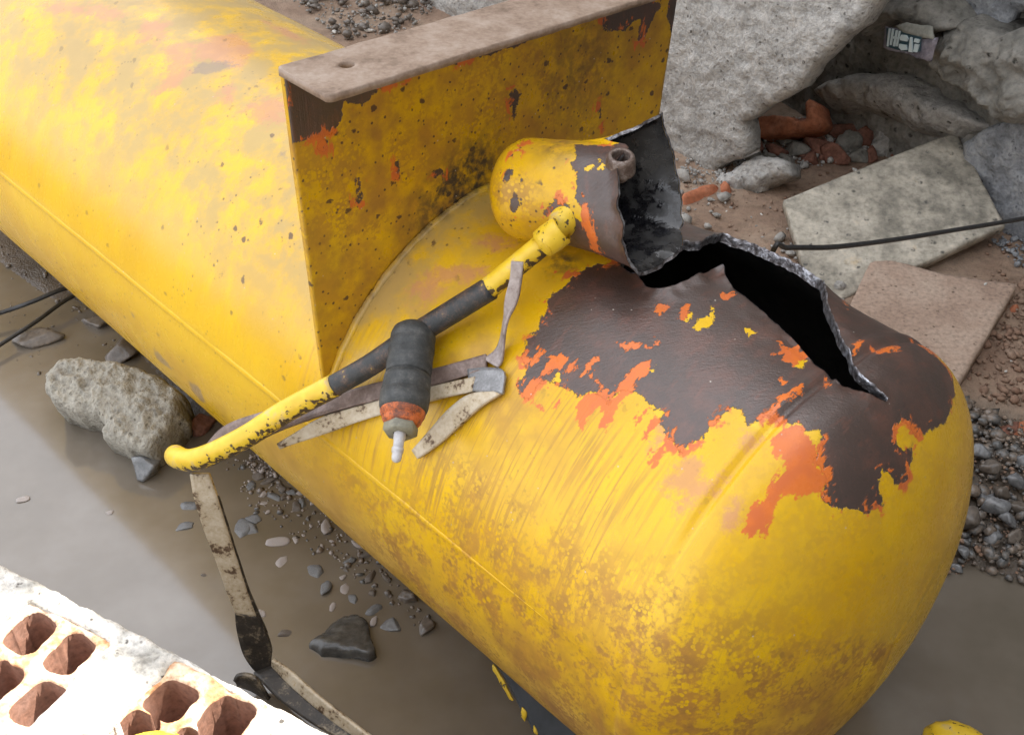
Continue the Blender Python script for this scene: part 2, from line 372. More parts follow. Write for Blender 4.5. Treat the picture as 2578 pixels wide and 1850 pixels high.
def earth(name, cols, sc=20, rough=.8, bump=.5, dist=.006, fine=160, dark=None, spec=.3):
    m = M(name); n = m.noise(m.obj, sc, 6, .62); f = m.noise(m.obj, fine, 4, .65)
    st = [(i / (len(cols) - 1) * .5 + .25, c) for i, c in enumerate(cols)]
    col = m.ramp(n, *st); col = m.mix(.55, col, m.ramp(f, (.25, (.25,) * 3), (.5, (1, 1, 1)), (.8, (1.6, 1.55, 1.5))), 'MULTIPLY')
    if dark: col = m.mix(m.math('MULTIPLY', m.step(m.voro(m.obj, fine * .45), .12, .28, 1, 0), m.step(f, .45, .6)), col, dark)
    b = m.bump(m.math('ADD', n, m.math('MULTIPLY', f, .7)), bump, dist)
    return m.out(col, rough, b, spec=spec)

MAT_TANK = painted('worn_yellow_enamel')
MAT_PLATE = painted('worn_yellow_plate', streaks=False, speck=1.0)
MAT_POT = painted('worn_yellow_pot', streaks=False)
m = M('near_black_inside'); MAT_IN = m.out(m.ramp(m.noise(m.obj, 40, 4), (.3, (.014, .014, .014)), (.7, (.045, .04, .036))), .35, m.bump(m.noise(m.obj, 130, 4), .3, .002))  # near-black inner skin of the tank
m = M('torn_steel'); f_ = m.noise(m.obj, 110, 4, .6)
MAT_RIM = m.out(m.ramp(f_, (.34, (.05, .04, .036)), (.50, (.20, .19, .20)), (.66, (.50, .51, .55))), m.step(f_, .3, .7, .55, .28), m.bump(f_, .9, .004), metal=.75)
m = M('oily_black_inside'); f_ = m.noise(m.obj, 60, 4, .6)
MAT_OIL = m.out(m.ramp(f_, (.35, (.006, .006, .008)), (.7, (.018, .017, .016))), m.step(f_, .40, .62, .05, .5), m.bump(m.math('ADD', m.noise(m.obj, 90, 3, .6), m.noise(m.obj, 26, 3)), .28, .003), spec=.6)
m.b.inputs['IOR'].default_value = 1.5
def rusty(name, cols, sc=30, rough=.6, metal=.0):
    m = M(name); n = m.noise(m.obj, sc, 5, .65); f = m.noise(m.obj, sc * 7, 3, .6)
    col = m.ramp(m.math('ADD', m.math('MULTIPLY', n, .7), m.math('MULTIPLY', f, .3)), *cols)
    return m.out(col, rough, m.bump(m.math('ADD', n, f), .4, .0015), metal=metal)
MAT_FLANGE = rusty('weathered_brown_steel', [(.32, (.13, .085, .055)), (.48, (.25, .175, .125)), (.62, (.33, .255, .20)), (.75, (.42, .35, .28))], 26, .62)
MAT_CREAM = rusty('flaking_cream_paint', [(.30, (.05, .03, .018)), (.40, (.11, .065, .035)), (.45, (.42, .34, .23)), (.60, (.56, .49, .38)), (.70, (.40, .27, .11))], 34, .6)
MAT_STRAP = rusty('brown_strap_steel', [(.3, (.075, .05, .042)), (.5, (.17, .12, .10)), (.62, (.27, .205, .185)), (.75, (.36, .30, .28))], 40, .5)
MAT_LILAC = rusty('pale_scuffed_steel', [(.3, (.10, .07, .055)), (.45, (.30, .25, .235)), (.6, (.44, .385, .37)), (.75, (.52, .47, .45))], 40, .5)
MAT_BLACKBAR = rusty('tarred_black_steel', [(.35, (.014, .012, .010)), (.52, (.035, .028, .022)), (.60, (.16, .13, .09)), (.72, (.32, .27, .19))], 42, .5)
MAT_DARKST = rusty('dull_grey_steel', [(.3, (.10, .10, .10)), (.5, (.24, .24, .245)), (.7, (.42, .42, .43))], 60, .42, .3)
MAT_RUBBER = rusty('black_coated_brass', [(.3, (.016, .018, .018)), (.48, (.034, .037, .037)), (.60, (.065, .066, .064)), (.72, (.13, .125, .115))], 70, .58)
MAT_SLEEVE = rusty('taped_pipe_sleeve', [(.3, (.014, .015, .016)), (.5, (.030, .032, .033)), (.57, (.075, .05, .04)), (.63, (.10, .07, .055)), (.68, (.5, .33, .03))], 70, .5)
MAT_ORING = rusty('orange_sealant', [(.34, (.05, .03, .025)), (.46, (.22, .06, .025)), (.55, (.50, .12, .03)), (.75, (.60, .18, .07))], 75, .6)
MAT_NUT = rusty('grimy_grey_nut', [(.3, (.11, .105, .08)), (.6, (.24, .23, .17)), (.8, (.33, .30, .24))], 60, .55)
MAT_STEM = rusty('pale_grey_stem', [(.34, (.20, .12, .09)), (.44, (.38, .36, .36)), (.7, (.52, .52, .54))], 55, .45)
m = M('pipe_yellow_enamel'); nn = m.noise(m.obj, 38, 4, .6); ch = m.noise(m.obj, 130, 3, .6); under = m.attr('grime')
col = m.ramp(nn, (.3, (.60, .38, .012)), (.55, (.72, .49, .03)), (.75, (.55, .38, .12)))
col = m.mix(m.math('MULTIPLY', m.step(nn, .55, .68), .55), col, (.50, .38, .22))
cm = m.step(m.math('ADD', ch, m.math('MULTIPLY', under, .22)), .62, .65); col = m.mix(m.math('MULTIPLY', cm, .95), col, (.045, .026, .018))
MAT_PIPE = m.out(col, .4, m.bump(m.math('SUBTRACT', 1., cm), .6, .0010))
MAT_WIRE = rusty('black_cable', [(.3, (.012, .012, .013)), (.7, (.04, .04, .042))], 80, .35)
MAT_MORTAR = earth('rough_grey_plaster', [(.22, .215, .205), (.38, .37, .35), (.47, .455, .43), (.38, .355, .32)], 16, .9, .9, .010, 120, (.10, .095, .085))
MAT_CHUNK = earth('pale_mortar_lump', [(.27, .245, .205), (.38, .355, .30), (.44, .41, .35)], 24, .9, 1., .010, 130, (.13, .115, .09))
MAT_BLUEPL = earth('blue_grey_plaster', [(.17, .18, .195), (.31, .325, .345), (.41, .42, .43)], 22, .9, .9, .010, 110, (.07, .075, .085))
MAT_CEM = earth('smooth_dark_cement', [(.13, .125, .11), (.225, .215, .19), (.32, .305, .275)], 14, .9, .7, .008, 80, (.05, .047, .04))
MAT_HUMP = earth('grey_mortar_ridge', [(.23, .225, .21), (.37, .355, .33), (.46, .44, .41)], 16, .9, .9, .008, 90, (.09, .085, .075))
MAT_SLABT = earth('stained_concrete_tile', [(.19, .175, .14), (.25, .23, .19), (.40, .365, .30), (.52, .475, .395), (.46, .35, .21)], 15, .8, .4, .004, 90, (.10, .095, .085))
MAT_SLABB = earth('buff_concrete_slab', [(.27, .185, .14), (.38, .275, .21), (.46, .36, .285)], 10, .8, .3, .003, 130, (.13, .09, .065))
MAT_BRICK = earth('broken_red_brick', [(.30, .10, .05), (.42, .155, .08), (.46, .21, .13)], 24, .85, .5, .004, 120)
MAT_BRICKD = earth('dirty_red_brick', [(.14, .065, .045), (.22, .10, .07), (.26, .15, .11)], 30, .85, .5, .004, 120)
MAT_GRAVEL = earth('mixed_wet_gravel', [(.04, .042, .045), (.10, .10, .098), (.19, .145, .11), (.27, .265, .26)], 48, .24, .4, .003, 160, spec=.6)
MAT_CRUMB = earth('clay_crumb', [(.17, .09, .06), (.26, .17, .12), (.34, .27, .21)], 9, .85, .4, .003, 150)
MAT_STONE = earth('wet_grey_stone', [(.075, .078, .082), (.16, .163, .168), (.27, .27, .272)], 30, .2, .4, .003, 150, spec=.6)
MAT_STONE2 = earth('damp_brown_stone', [(.07, .058, .048), (.135, .112, .092), (.20, .165, .135)], 30, .3, .4, .003, 150, spec=.5)
MAT_STONE3 = earth('pale_pebble', [(.26, .23, .21), (.36, .32, .30), (.45, .41, .385)], 40, .5, .3, .002, 200)
MAT_SLATE = earth('dark_wet_slate', [(.030, .030, .030), (.062, .060, .056), (.12, .115, .105)], 22, .25, .4, .003, 120, spec=.6)
MAT_WHITE = earth('white_chip', [(.5, .48, .44), (.68, .66, .62)], 40, .7, .3, .002, 200)
MAT_HOLLOW_SHADED = earth('shade_darkened_clay', [(.15, .075, .05), (.22, .115, .08), (.26, .155, .12)], 30, .85, .4, .003, 150)  # clay darkened so the block holes read as shaded beside lighter tops
MAT_HTOP = earth('mortar_smeared_clay', [(.36, .17, .08), (.50, .26, .13), (.66, .50, .36), (.72, .68, .6)], 30, .9, .6, .004, 120)
MAT_HMORT = earth('lime_mortar', [(.10, .095, .085), (.42, .40, .36), (.66, .63, .58), (.74, .71, .66)], 22, .9, .8, .006, 150, (.09, .08, .07))
m = M('wet_ground'); g1 = m.noise(m.obj, 5, 6, .6); g2 = m.noise(m.obj, 60, 5, .65); wet = m.attr('wet'); clay = m.attr('clay')
col = m.ramp(g1, (.3, (.060, .045, .032)), (.55, (.105, .080, .058)), (.75, (.15, .118, .09)))
cc = m.ramp(g1, (.3, (.20, .125, .085)), (.5, (.29, .20, .14)), (.72, (.36, .275, .205)))
col = m.mix(clay, col, cc); col = m.mix(.5, col, m.ramp(g2, (.28, (.35,) * 3), (.5, (1, 1, 1)), (.75, (1.4,) * 3)), 'MULTIPLY')
MAT_GROUND = m.out(col, m.math('SUBTRACT', .85, m.math('MULTIPLY', wet, .5)), m.bump(m.math('ADD', g2, m.noise(m.obj, 250, 3)), .5, .006))
m = M('muddy_water'); g1 = m.noise(m.obj, 3.2, 5, .6)
MAT_WATER = m.out(m.ramp(g1, (.3, (.110, .091, .067)), (.5, (.150, .126, .099)), (.7, (.20, .177, .150))), .11, m.bump(m.noise(m.obj, 7, 3), .05, .006), spec=.55)
m.b.inputs['IOR'].default_value = 1.75

# ------------------------------------------------------------------ tank coordinates: s along the axis (towards the head), w = angle x R
R, S2, KH = .3, 1.926, .47
AX = RW @ _a; AX[2] = 0; AX /= np.linalg.norm(AX); HD = -AX          # HD points along the axis to the domed head
OT = RW @ np.array([-1.006, -.655, 2.5]) + EYE; OT[2] = R - .004
UH = np.cross(AX, [0, 0, 1.]); UH /= np.linalg.norm(UH)              # horizontal, away from the camera side
HL = R * KH; HARC = 1.211 * R * .85                                  # head depth and arc length used as s-range
def on_tank(s, wv, h=0):
    s = np.asarray(s, float); wv = np.asarray(wv, float); th = wv / R
    psi = np.clip((s - S2) / HARC, 0, 1) * math.pi / 2
    rr = (R + h) * np.cos(psi); t = np.minimum(s, S2) + (HL + h) * np.sin(psi)
    return OT + t[..., None] * HD + (rr * np.cos(th))[..., None] * UH + (rr * np.sin(th))[..., None] * np.array([0, 0, 1.])
def tk(x, y, h=0):
    """photograph point -> point on the tank (or on a cylinder h metres outside it)"""
    r = ray(x, y); o = EYE - OT; rp = r - AX * (r @ AX); op = o - AX * (o @ AX); Rr = R + h
    a_ = rp @ rp; b_ = 2 * rp @ op; c_ = op @ op - Rr * Rr; D_ = max(b_ * b_ - 4 * a_ * c_, 0)
    P = EYE + r * ((-b_ - math.sqrt(D_)) / (2 * a_))
    if (P - OT) @ HD > S2:
        Cc = OT + HD * S2; Mx = np.eye(3) / Rr ** 2 + np.outer(HD, HD) * (1 / (HL + h) ** 2 - 1 / Rr ** 2)
        o = EYE - Cc; a_ = r @ Mx @ r; b_ = 2 * r @ Mx @ o; c_ = o @ Mx @ o - 1; D_ = max(b_ * b_ - 4 * a_ * c_, 0)
        P = EYE + r * ((-b_ - math.sqrt(D_)) / (2 * a_))
    return P
def sw(P):
    d = P - OT; t = d @ HD; th = math.atan2(d[2], d @ UH)
    if th < -math.pi / 2: th += 2 * math.pi
    s = t if t <= S2 else S2 + HARC * math.asin(min(1, (t - S2) / HL)) / (math.pi / 2)
    return s, th * R
def TP(c, *pts): return [sw(tk(*p)) for p in px(c, *pts)]

# paint outlines measured on the photograph, carried to tank coordinates
brown = TP('E', (1760, 170), (1600, 230), (1570, 290), (1480, 340), (1450, 390), (1460, 440), (1400, 500), (1390, 560), (1410, 610), (1340, 600), (1310, 680),
           (1285, 740), (1310, 790), (1330, 830), (1300, 880), (1255, 920), (1290, 980), (1330, 1010), (1360, 940), (1430, 900), (1480, 900), (1560, 950),
           (1640, 990), (1740, 960), (1830, 1040), (1890, 960), (1940, 940), (2020, 960), (2090, 1030), (2160, 1120), (2190, 1200), (2240, 1310)) + \
    TP('F', (160, 1310), (230, 1270), (290, 1230), (320, 1170), (390, 1110), (450, 1060), (490, 1040), (550, 1090), (580, 1140), (640, 1130), (690, 1080),
       (750, 1120), (820, 1150), (890, 1130), (930, 1190), (1000, 1180), (1015, 1220), (1010, 1300), (970, 1390), (1000, 1390), (1040, 1440), (1060, 1500)) + \
    TP('I', (1040, 60), (1020, 130), (1080, 180), (1180, 205), (1300, 215), (1400, 190), (1410, 150), (1380, 100), (1370, 60)) + \
    TP('F', (1370, 1500), (1390, 1420), (1430, 1430), (1470, 1500), (1540, 1550), (1565, 1500), (1570, 1400), (1590, 1270), (1530, 1300), (1490, 1260), (1475, 1200),
       (1480, 1140), (1510, 1120), (1560, 1130), (1580, 1180), (1620, 1210), (1700, 1190), (1780, 1150), (1810, 1080), (1840, 990), (1830, 860), (1790, 790),
       (1740, 740), (1690, 680))
e_ = brown[-1]; brown += [(e_[0] - .03, e_[1] - .05), (S2 - .1, .18), (S2 - .3, .2), (1.55, .3)] + TP('f', (1640, 640), (1519, 668))
o_ = [TP('F', (700, 1250), (760, 1190), (830, 1150), (890, 1130), (920, 1200), (1000, 1260), (970, 1390), (1040, 1440), (1060, 1520)) +
      TP('I', (1050, 40), (1020, 100), (950, 90), (870, 120), (790, 90), (740, 160), (720, 250), (700, 330), (680, 390), (620, 350), (570, 380), (535, 330),
         (560, 250), (580, 170), (660, 160), (690, 90), (720, 20)) + TP('F', (710, 1480), (760, 1420), (800, 1440), (780, 1360), (740, 1330))]
for p in ([(1340, 790), (1400, 680), (1430, 660), (1430, 700), (1380, 770), (1350, 810)], [(1480, 760), (1540, 740), (1570, 770), (1530, 820), (1460, 850), (1400, 920), (1320, 980), (1300, 960), (1380, 880), (1440, 820)],
          [(1590, 790), (1630, 770), (1640, 810), (1580, 860), (1560, 850)], [(1660, 860), (1720, 760), (1760, 750), (1750, 790), (1700, 830)],
          [(1880, 655), (2000, 655), (2110, 675), (2120, 705), (1990, 700), (1890, 695)],
          [(2110, 770), (2080, 840), (1990, 920), (1950, 980), (1900, 1060), (1850, 1130), (1810, 1200), (1770, 1220), (1760, 1190), (1800, 1110), (1780, 1040), (1700, 1120), (1660, 1200),
           (1640, 1150), (1650, 1050), (1700, 980), (1780, 960), (1740, 900), (1710, 870), (1760, 860), (1800, 930), (1850, 1000), (1900, 950), (1930, 880), (2000, 810)],
          [(1260, 890), (1300, 880), (1290, 930), (1250, 910)], [(1340, 1000), (1400, 1040), (1440, 1070), (1400, 1090), (1350, 1060)], [(1500, 1010), (1550, 990), (1540, 1040), (1490, 1100), (1470, 1080)],
          [(2050, 1080), (2100, 1070), (2040, 1130), (1990, 1190), (1970, 1190), (2000, 1130)], [(2130, 1110), (2160, 1130), (2120, 1200), (2060, 1280), (2030, 1260), (2070, 1200)],
          [(2200, 1250), (2230, 1290), (2150, 1380), (2110, 1430), (2090, 1420), (2120, 1350)], [(1480, 200), (1560, 200), (1570, 215), (1520, 235)],
          [(2120, 620), (2150, 640), (2160, 680), (2130, 680)], [(2130, 420), (2200, 410), (2220, 440), (2170, 480), (2140, 450)]):
    o_.append(TP('E', *p))
for p in ([(780, 620), (820, 640), (870, 630), (920, 650), (950, 690), (920, 730), (900, 770), (840, 760), (780, 740), (760, 700)], [(150, 420), (200, 400), (210, 470), (190, 520), (150, 490)],
          [(380, 340), (470, 340), (480, 370), (440, 390), (390, 360)], [(1020, 830), (1060, 820), (1090, 870), (1060, 890), (1030, 870)], [(820, 940), (900, 900), (910, 920), (850, 960), (750, 1010), (740, 990)],
          [(1330, 640), (1380, 670), (1500, 650), (1520, 680), (1440, 690), (1380, 710), (1340, 690)], [(1220, 650), (1270, 610), (1280, 630), (1240, 680)], [(1570, 620), (1640, 640), (1720, 700), (1700, 710), (1600, 650)],
          [(1130, 370), (1160, 440), (1180, 450), (1150, 380)], [(1190, 340), (1290, 380), (1350, 440), (1300, 430), (1220, 370)], [(690, 1120), (740, 1095), (755, 1140), (700, 1190), (670, 1150)],
          [(690, 680), (740, 690), (730, 720), (700, 700)], [(760, 860), (800, 840), (790, 880)], [(700, 1040), (760, 1010), (750, 1050), (720, 1070)]):
    o_.append(TP('F', *p))
isl = [TP('F', *p) for p in ([(240, 550), (270, 490), (330, 470), (350, 420), (370, 430), (380, 480), (340, 520), (270, 560)], [(170, 515), (200, 470), (230, 460), (200, 525)], [(560, 550), (600, 560), (620, 570), (580, 600)],
                             [(860, 765), (920, 700), (955, 690), (940, 735), (900, 780)], [(935, 1190), (1015, 1175), (1025, 1220), (990, 1265), (950, 1235)], [(600, 1150), (640, 1130), (745, 1130), (740, 1170), (690, 1210), (650, 1190), (610, 1200)],
                             [(0, 1040), (20, 1050), (40, 1090), (10, 1100)])] + [TP('E', (1470, 850), (1530, 850), (1520, 890), (1480, 900)), TP('E', (2100, 820), (2130, 800), (2135, 850), (2110, 870))]
pnk = [TP('A', *p) for p in ([(1030, 300), (1180, 270), (1240, 330), (1200, 440), (1130, 540), (1020, 610), (970, 570), (1040, 480), (1050, 400)], [(900, 150), (1060, 120), (1050, 230), (950, 270), (870, 270)],
                             [(250, 30), (590, 30), (700, 40), (800, 100), (700, 130), (500, 90), (250, 80)], [(1400, 560), (1470, 550), (1480, 640), (1400, 660), (1380, 610)], [(1560, 700), (1680, 600), (1790, 640), (1830, 800), (1700, 790), (1560, 730)],
                             [(1660, 130), (1800, 190), (1940, 250), (1930, 275), (1780, 220)], [(1180, 300), (1500, 200), (1600, 330), (1500, 420), (1250, 380)])] + \
      [TP('F', *p) for p in ([(570, 1220), (640, 1190), (680, 1180), (650, 1230), (580, 1270), (540, 1270)], [(60, 1480), (240, 1360), (310, 1380), (260, 1480), (400, 1500), (350, 1570), (100, 1570)], [(0, 1130), (50, 1160), (80, 1240), (20, 1280), (0, 1230)])] + \
      [TP('I', *p) for p in ([(90, 190), (160, 120), (240, 60), (400, 80), (380, 110), (310, 90), (240, 150), (200, 200), (110, 205)], [(420, 200), (470, 170), (520, 190), (500, 260), (440, 300), (415, 250)])] + \
      [TP('E', *p) for p in ([(640, 410), (650, 330), (740, 270), (770, 290), (690, 360), (660, 420)], [(1020, 30), (1130, 60), (1200, 20), (1150, 10), (1030, 0)], [(700, 230), (860, 170), (1050, 180), (1060, 230), (900, 280), (760, 300), (640, 350), (560, 350)])]
gry = [TP('A', *p) for p in ([(1210, 430), (1260, 395), (1490, 390), (1490, 410), (1380, 460), (1240, 470)], [(1700, 1000), (1780, 950), (1815, 1000)], [(490, 270), (560, 230), (560, 270), (500, 290)], [(740, 240), (790, 180), (800, 210), (770, 250)],
                             [(740, 140), (820, 130), (780, 155)])] + [TP('D', (960, 690), (1000, 730), (1070, 820), (1040, 810), (980, 760)), TP('D', (1180, 900), (1250, 940), (1290, 1040), (1240, 1020), (1200, 960)),
                                                                  TP('D', (780, 430), (860, 510), (850, 530)), TP('D', (890, 560), (930, 600), (910, 615))]
# the rupture: near edge, tip, far edge
hole = TP('K', (-60, 360), (60, 430), (150, 540), (250, 562), (330, 555), (400, 538), (500, 503), (620, 452), (700, 410), (765, 405), (785, 470), (850, 545), (960, 605), (1060, 685), (1170, 765), (1280, 855), (1400, 955),
          (1480, 1045), (1560, 1125), (1640, 1185), (1750, 1285), (1900, 1355), (2010, 1405), (2130, 1472), (2140, 1440), (2040, 1350), (1960, 1265), (1880, 1150), (1800, 1000), (1690, 800), (1620, 665), (1530, 540),
          (1400, 370), (1250, 258), (1150, 175), (1110, 135), (1000, 135), (750, 150), (590, 195), (450, 170), (200, 180), (0, 250))
hole = np.array(hole)
G2 = lambda P, c, sg: np.exp(-((P - np.asarray(c)) ** 2).sum(1) / (2 * sg * sg))
def paint_attrs(P):
    """P: (n,2) tank coordinates -> point attributes"""
    s, wv = P[:, 0], P[:, 1]; th = np.degrees(wv / R); n = fbm(P, 6, 3, 40)
    dirt = .10 + .55 * G2(P, TP('E', (500, 250))[0], .07) + .6 * G2(P, TP('A', (1350, 250))[0], .14) + .55 * G2(P, TP('A', (600, 50))[0], .10) + .5 * G2(P, TP('E', (900, 700))[0], .05) + .45 * G2(P, TP('A', (1650, 1300))[0], .07)
    dirt += .6 * sst(1.62, 1.9, s) * sst(150, 165, th) + .30 * sst(165, 185, th) * sst(1.2, 1.5, s) + .25 * sst(172, 190, th) + .55 * G2(P, TP('E', (1250, 1200))[0], .06)
    streak = sst(112, 150, th) * (1 - sst(163, 168.5, th)) * (.20 + .80 * sst(1.3, 1.55, s)) * (1 - .45 * sst(1.74, 1.9, s)) + .55 * sst(1.56, 1.68, s) * sst(110, 130, th) * (1 - sst(1.8, 1.95, s)) * (1 - sst(160, 168, th))
    mot = .88 * sst(1.46, 1.70, s) * sst(132, 156, th + 16 * n) * (1 - .45 * sst(1.93, 2.05, s)) + .30 * sst(1.85, 1.98, s) + .6 * sst(166, 172, th) * sst(1.3, 1.5, s) + .6 * G2(P, TP('I', (1400, 1050))[0], .05) + .6 * G2(P, TP('I', (700, 1450))[0], .06)
    chip = .95 * (1 - sst(1.38, 1.41, s)) * (.45 + .55 * G2(P, TP('A', (1750, 1300))[0], .14)) + .25 * (s > 1.4) + .6 * G2(P, TP('B', (700, 1500))[0], .05)
    soot = 1.0 * G2(P, TP('E', (1540, 150))[0], .014) + .8 * (np.abs(s - 1.415) < .02) * np.exp(-np.abs(s - 1.425) / .012) * G2(P, TP('B', (900, 1250))[0], .10)
    return dict(brown=poly_sdf(P, brown), orange=multi_sdf(P, o_), island=multi_sdf(P, isl), pink=multi_sdf(P, pnk), grey=multi_sdf(P, gry), dirt=np.clip(dirt, 0, 1),
                dust=np.clip(sst(35, 60, th) * (1 - sst(128, 165, th)) * (.80 - .72 * sst(1.42, 1.56, s)), 0, 1), streak=np.clip(streak, 0, 1), mottle=np.clip(mot, 0, 1), chip=np.clip(chip, 0, 1), soot=np.clip(soot, 0, 1))

# ------------------------------------------------------------------ 1. ruptured tank
tank = thing('compressed_air_tank', [OT[0] + 1.2 * HD[0], OT[1] + 1.2 * HD[1], 0], 'large worn yellow steel tank lying in mud with a long black tear in its side', 'tank')
W0, W1 = -math.pi / 2 * R, 1.5 * math.pi * R
SE = S2 + HARC
xs = np.concatenate([np.arange(-.55, 1.2, .02), np.arange(1.2, 1.48, .008), np.arange(1.48, 2.0, .0033), np.linspace(2.0, SE, 40)])
fw = np.array([TP('K', (700, 100))[0][1], hole[:, 1].max()]); lo_, hi_ = hole[:, 1].min() - .05, hole[:, 1].max() + .05
ys = np.concatenate([np.arange(W0, lo_, .012), np.arange(lo_, hi_, .0033), np.arange(hi_, W1, .007), [W1]])
P2, D2, Q2, BE = sheet(lambda p: -poly_sdf(p, hole), xs, ys, .0033)
lipL, lipR, lipT = np.array(TP('K', (480, 500))[0]), np.array(TP('K', (1420, 400))[0]), np.array(TP('K', (900, 130))[0])
dh = np.maximum(0, -D2)
lift = .007 * np.exp(-dh / .009) * G2(P2, lipL, .030) + .004 * np.exp(-dh / .006) * G2(P2, TP('K', (740, 400))[0], .010)
lift += .014 * np.exp(-dh / .035) * G2(P2, lipR, .07) + .006 * np.exp(-dh / .05) * G2(P2, lipT, .06)
lift += .004 * np.exp(-dh / .02) * fbm(P2, 45, 3, 3) - .010 * np.exp(-dh / .05) * G2(P2, TP('K', (1500, 1150))[0], .05)
lift += .0012 * fbm(P2, 9, 3, 11)
SEAM_W = np.mean([TP('d', p)[0][1] for p in ((300, 640), (620, 880), (950, 1160), (1200, 1370))])
lift += np.where(P2[:, 0] < S2, -.0022 * sst(-.001, .004, P2[:, 1] - SEAM_W), -.0022 * sst(-.001, .004, P2[:, 1] - SEAM_W) * (1 - sst(S2, S2 + .03, P2[:, 0])))
lift += (-.0042 * np.exp(-((P2[:, 0] - S2) / .0055) ** 2) + .002 * np.exp(-((P2[:, 0] - S2 + .012) / .006) ** 2)) * (1 - .75 * sst(120, 150, np.degrees(P2[:, 1] / R)))      # groove at the head joint
def tank_pos(P2, h): 
    b = on_tank(P2[:, 0], P2[:, 1]); e = 1e-3
    nx = on_tank(P2[:, 0] + e, P2[:, 1]) - on_tank(P2[:, 0] - e, P2[:, 1]); ny = on_tank(P2[:, 0], P2[:, 1] + e) - on_tank(P2[:, 0], P2[:, 1] - e)
    nn = np.cross(nx, ny); L = np.linalg.norm(nn, axis=1); nn = np.where(L[:, None] > 1e-12, nn / np.maximum(L, 1e-12)[:, None], HD)
    sg = np.sign(((b - OT - np.clip((b - OT) @ HD, 0, S2 - .02)[:, None] * HD) * nn).sum(1)); nn *= sg[:, None]
    return b + nn * np.broadcast_to(h, (len(b),))[:, None], nn
VT, NT = tank_pos(P2, lift)
THK = .011
hb = np.unique(BE); hb = hb[(np.abs(D2[hb]) < 1e-6) & (P2[hb, 0] > 1.45) & (P2[hb, 0] < 2.02)]
jag = np.zeros(len(P2)); jag[hb] = .0016 * fbm(P2[hb], 160, 3, 21)
VT = VT + NT * jag[:, None]
flip = np.array([0, 3, 2, 1]); 
def face_out(V, q, N_):
    a = np.cross(V[q[:, 1]] - V[q[:, 0]], V[q[:, 2]] - V[q[:, 0]]); return (a * N_[q[:, 0]]).sum(1).mean() > 0
if not face_out(VT, Q2, NT): Q2 = Q2[:, flip]; BE = BE[:, ::-1]
body = mesh('shell', VT, Q2, MAT_TANK, tank, attrs=paint_attrs(P2), uv=P2)
fn_ = np.cross(VT[Q2[:, 2]] - VT[Q2[:, 0]], VT[Q2[:, 3]] - VT[Q2[:, 1]]); vn_ = np.zeros_like(VT)
for c_ in range(4): np.add.at(vn_, Q2[:, c_], fn_)
_, gi_ = np.unique(np.round(VT / 2e-4).astype(np.int64) @ np.array([1, 100003, 10000600009]), return_inverse=True)
gs_ = np.zeros((gi_.max() + 1, 3)); np.add.at(gs_, gi_, vn_); vn_ = gs_[gi_]; vn_ /= np.maximum(np.linalg.norm(vn_, axis=1), 1e-15)[:, None]
body.data.normals_split_custom_set_from_vertices([tuple(v_) for v_ in vn_])
# inside skin and torn rim (the rim is broken steel)
cut = BE[(np.abs(D2[BE]) < 1e-6).all(1) & (P2[BE[:, 0], 0] > 1.45) & (P2[BE[:, 0], 0] < 2.03)]
near = (P2[:, 0] > -.5)
VI = VT - NT * THK
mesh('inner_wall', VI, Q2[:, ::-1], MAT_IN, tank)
bi = np.unique(cut); mp = -np.ones(len(VT), int); mp[bi] = np.arange(len(bi)); nb = len(bi)
rings = [VT[bi] - NT[bi] * THK * f for f in (0, .33, .66, 1)]
gh_ = lambda q: (-poly_sdf(q, hole)); e_ = 1e-3; gr_ = np.c_[gh_(P2[bi] + [e_, 0]) - gh_(P2[bi] - [e_, 0]), gh_(P2[bi] + [0, e_]) - gh_(P2[bi] - [0, e_])]; gr_ /= np.maximum(np.linalg.norm(gr_, axis=1), 1e-9)[:, None]
th_ = P2[bi, 1] / R; inw = gr_[:, :1] * HD + gr_[:, 1:] * (-np.sin(th_)[:, None] * UH + np.cos(th_)[:, None] * np.array([0, 0, 1.]))
rings[0] = rings[0] + NT[bi] * .0010 - inw * .0002; rings.insert(1, VT[bi] + inw * .0012 - NT[bi] * .0006)
for k in (2, 3): rings[k] = rings[k] + (.0016 * fbm(P2[bi], 85, 2, 33 + k))[:, None] * HD
ra, rb = mp[cut[:, 0]], mp[cut[:, 1]]
mesh('torn_edge', np.concatenate(rings), np.concatenate([np.stack([rb + k * nb, ra + k * nb, ra + (k + 1) * nb, rb + (k + 1) * nb], 1) for k in range(4)]), MAT_RIM, tank)

# weld beads along the shell and round the head
def bead(name, path2, rad, seed, squash=.6):
    path2 = np.asarray(path2); k = np.linspace(0, math.pi, 9); V = []; UV = []
    d = np.gradient(path2, axis=0); d /= np.linalg.norm(d, axis=1)[:, None]; nrm = np.c_[-d[:, 1], d[:, 0]]
    along = np.concatenate([[0], np.cumsum(np.linalg.norm(np.diff(path2, axis=0), axis=1))])
    rip = rad * (1 + .22 * np.abs(np.sin(along * 420)) + .22 * fbm(path2, 60, 2, seed))
    for i in range(9):
        p = path2 + nrm * (np.cos(k[i]) * rip)[:, None]; q, _ = tank_pos(p, np.sin(k[i]) * rip * squash - .0012); V.append(q); UV.append(p)
    n = len(path2); V = np.concatenate(V); UV = np.concatenate(UV); i = np.arange(8)[:, None] * n; j = np.arange(n - 1)[None]
    Fc = np.stack([i + j, i + j + 1, i + n + j + 1, i + n + j], -1).reshape(-1, 4)
    return mesh(name, V, Fc, MAT_TANK, tank, attrs=paint_attrs(UV), uv=UV)
ss = np.arange(-.4, S2 - .004, .0035); bead('weld_seam', np.c_[ss, SEAM_W + .0012 * fbm(np.c_[ss, ss * 0], 5, 2, 3)], .0046 * (1 - .97 * sst(1.5, 1.88, ss)), 4, .42)

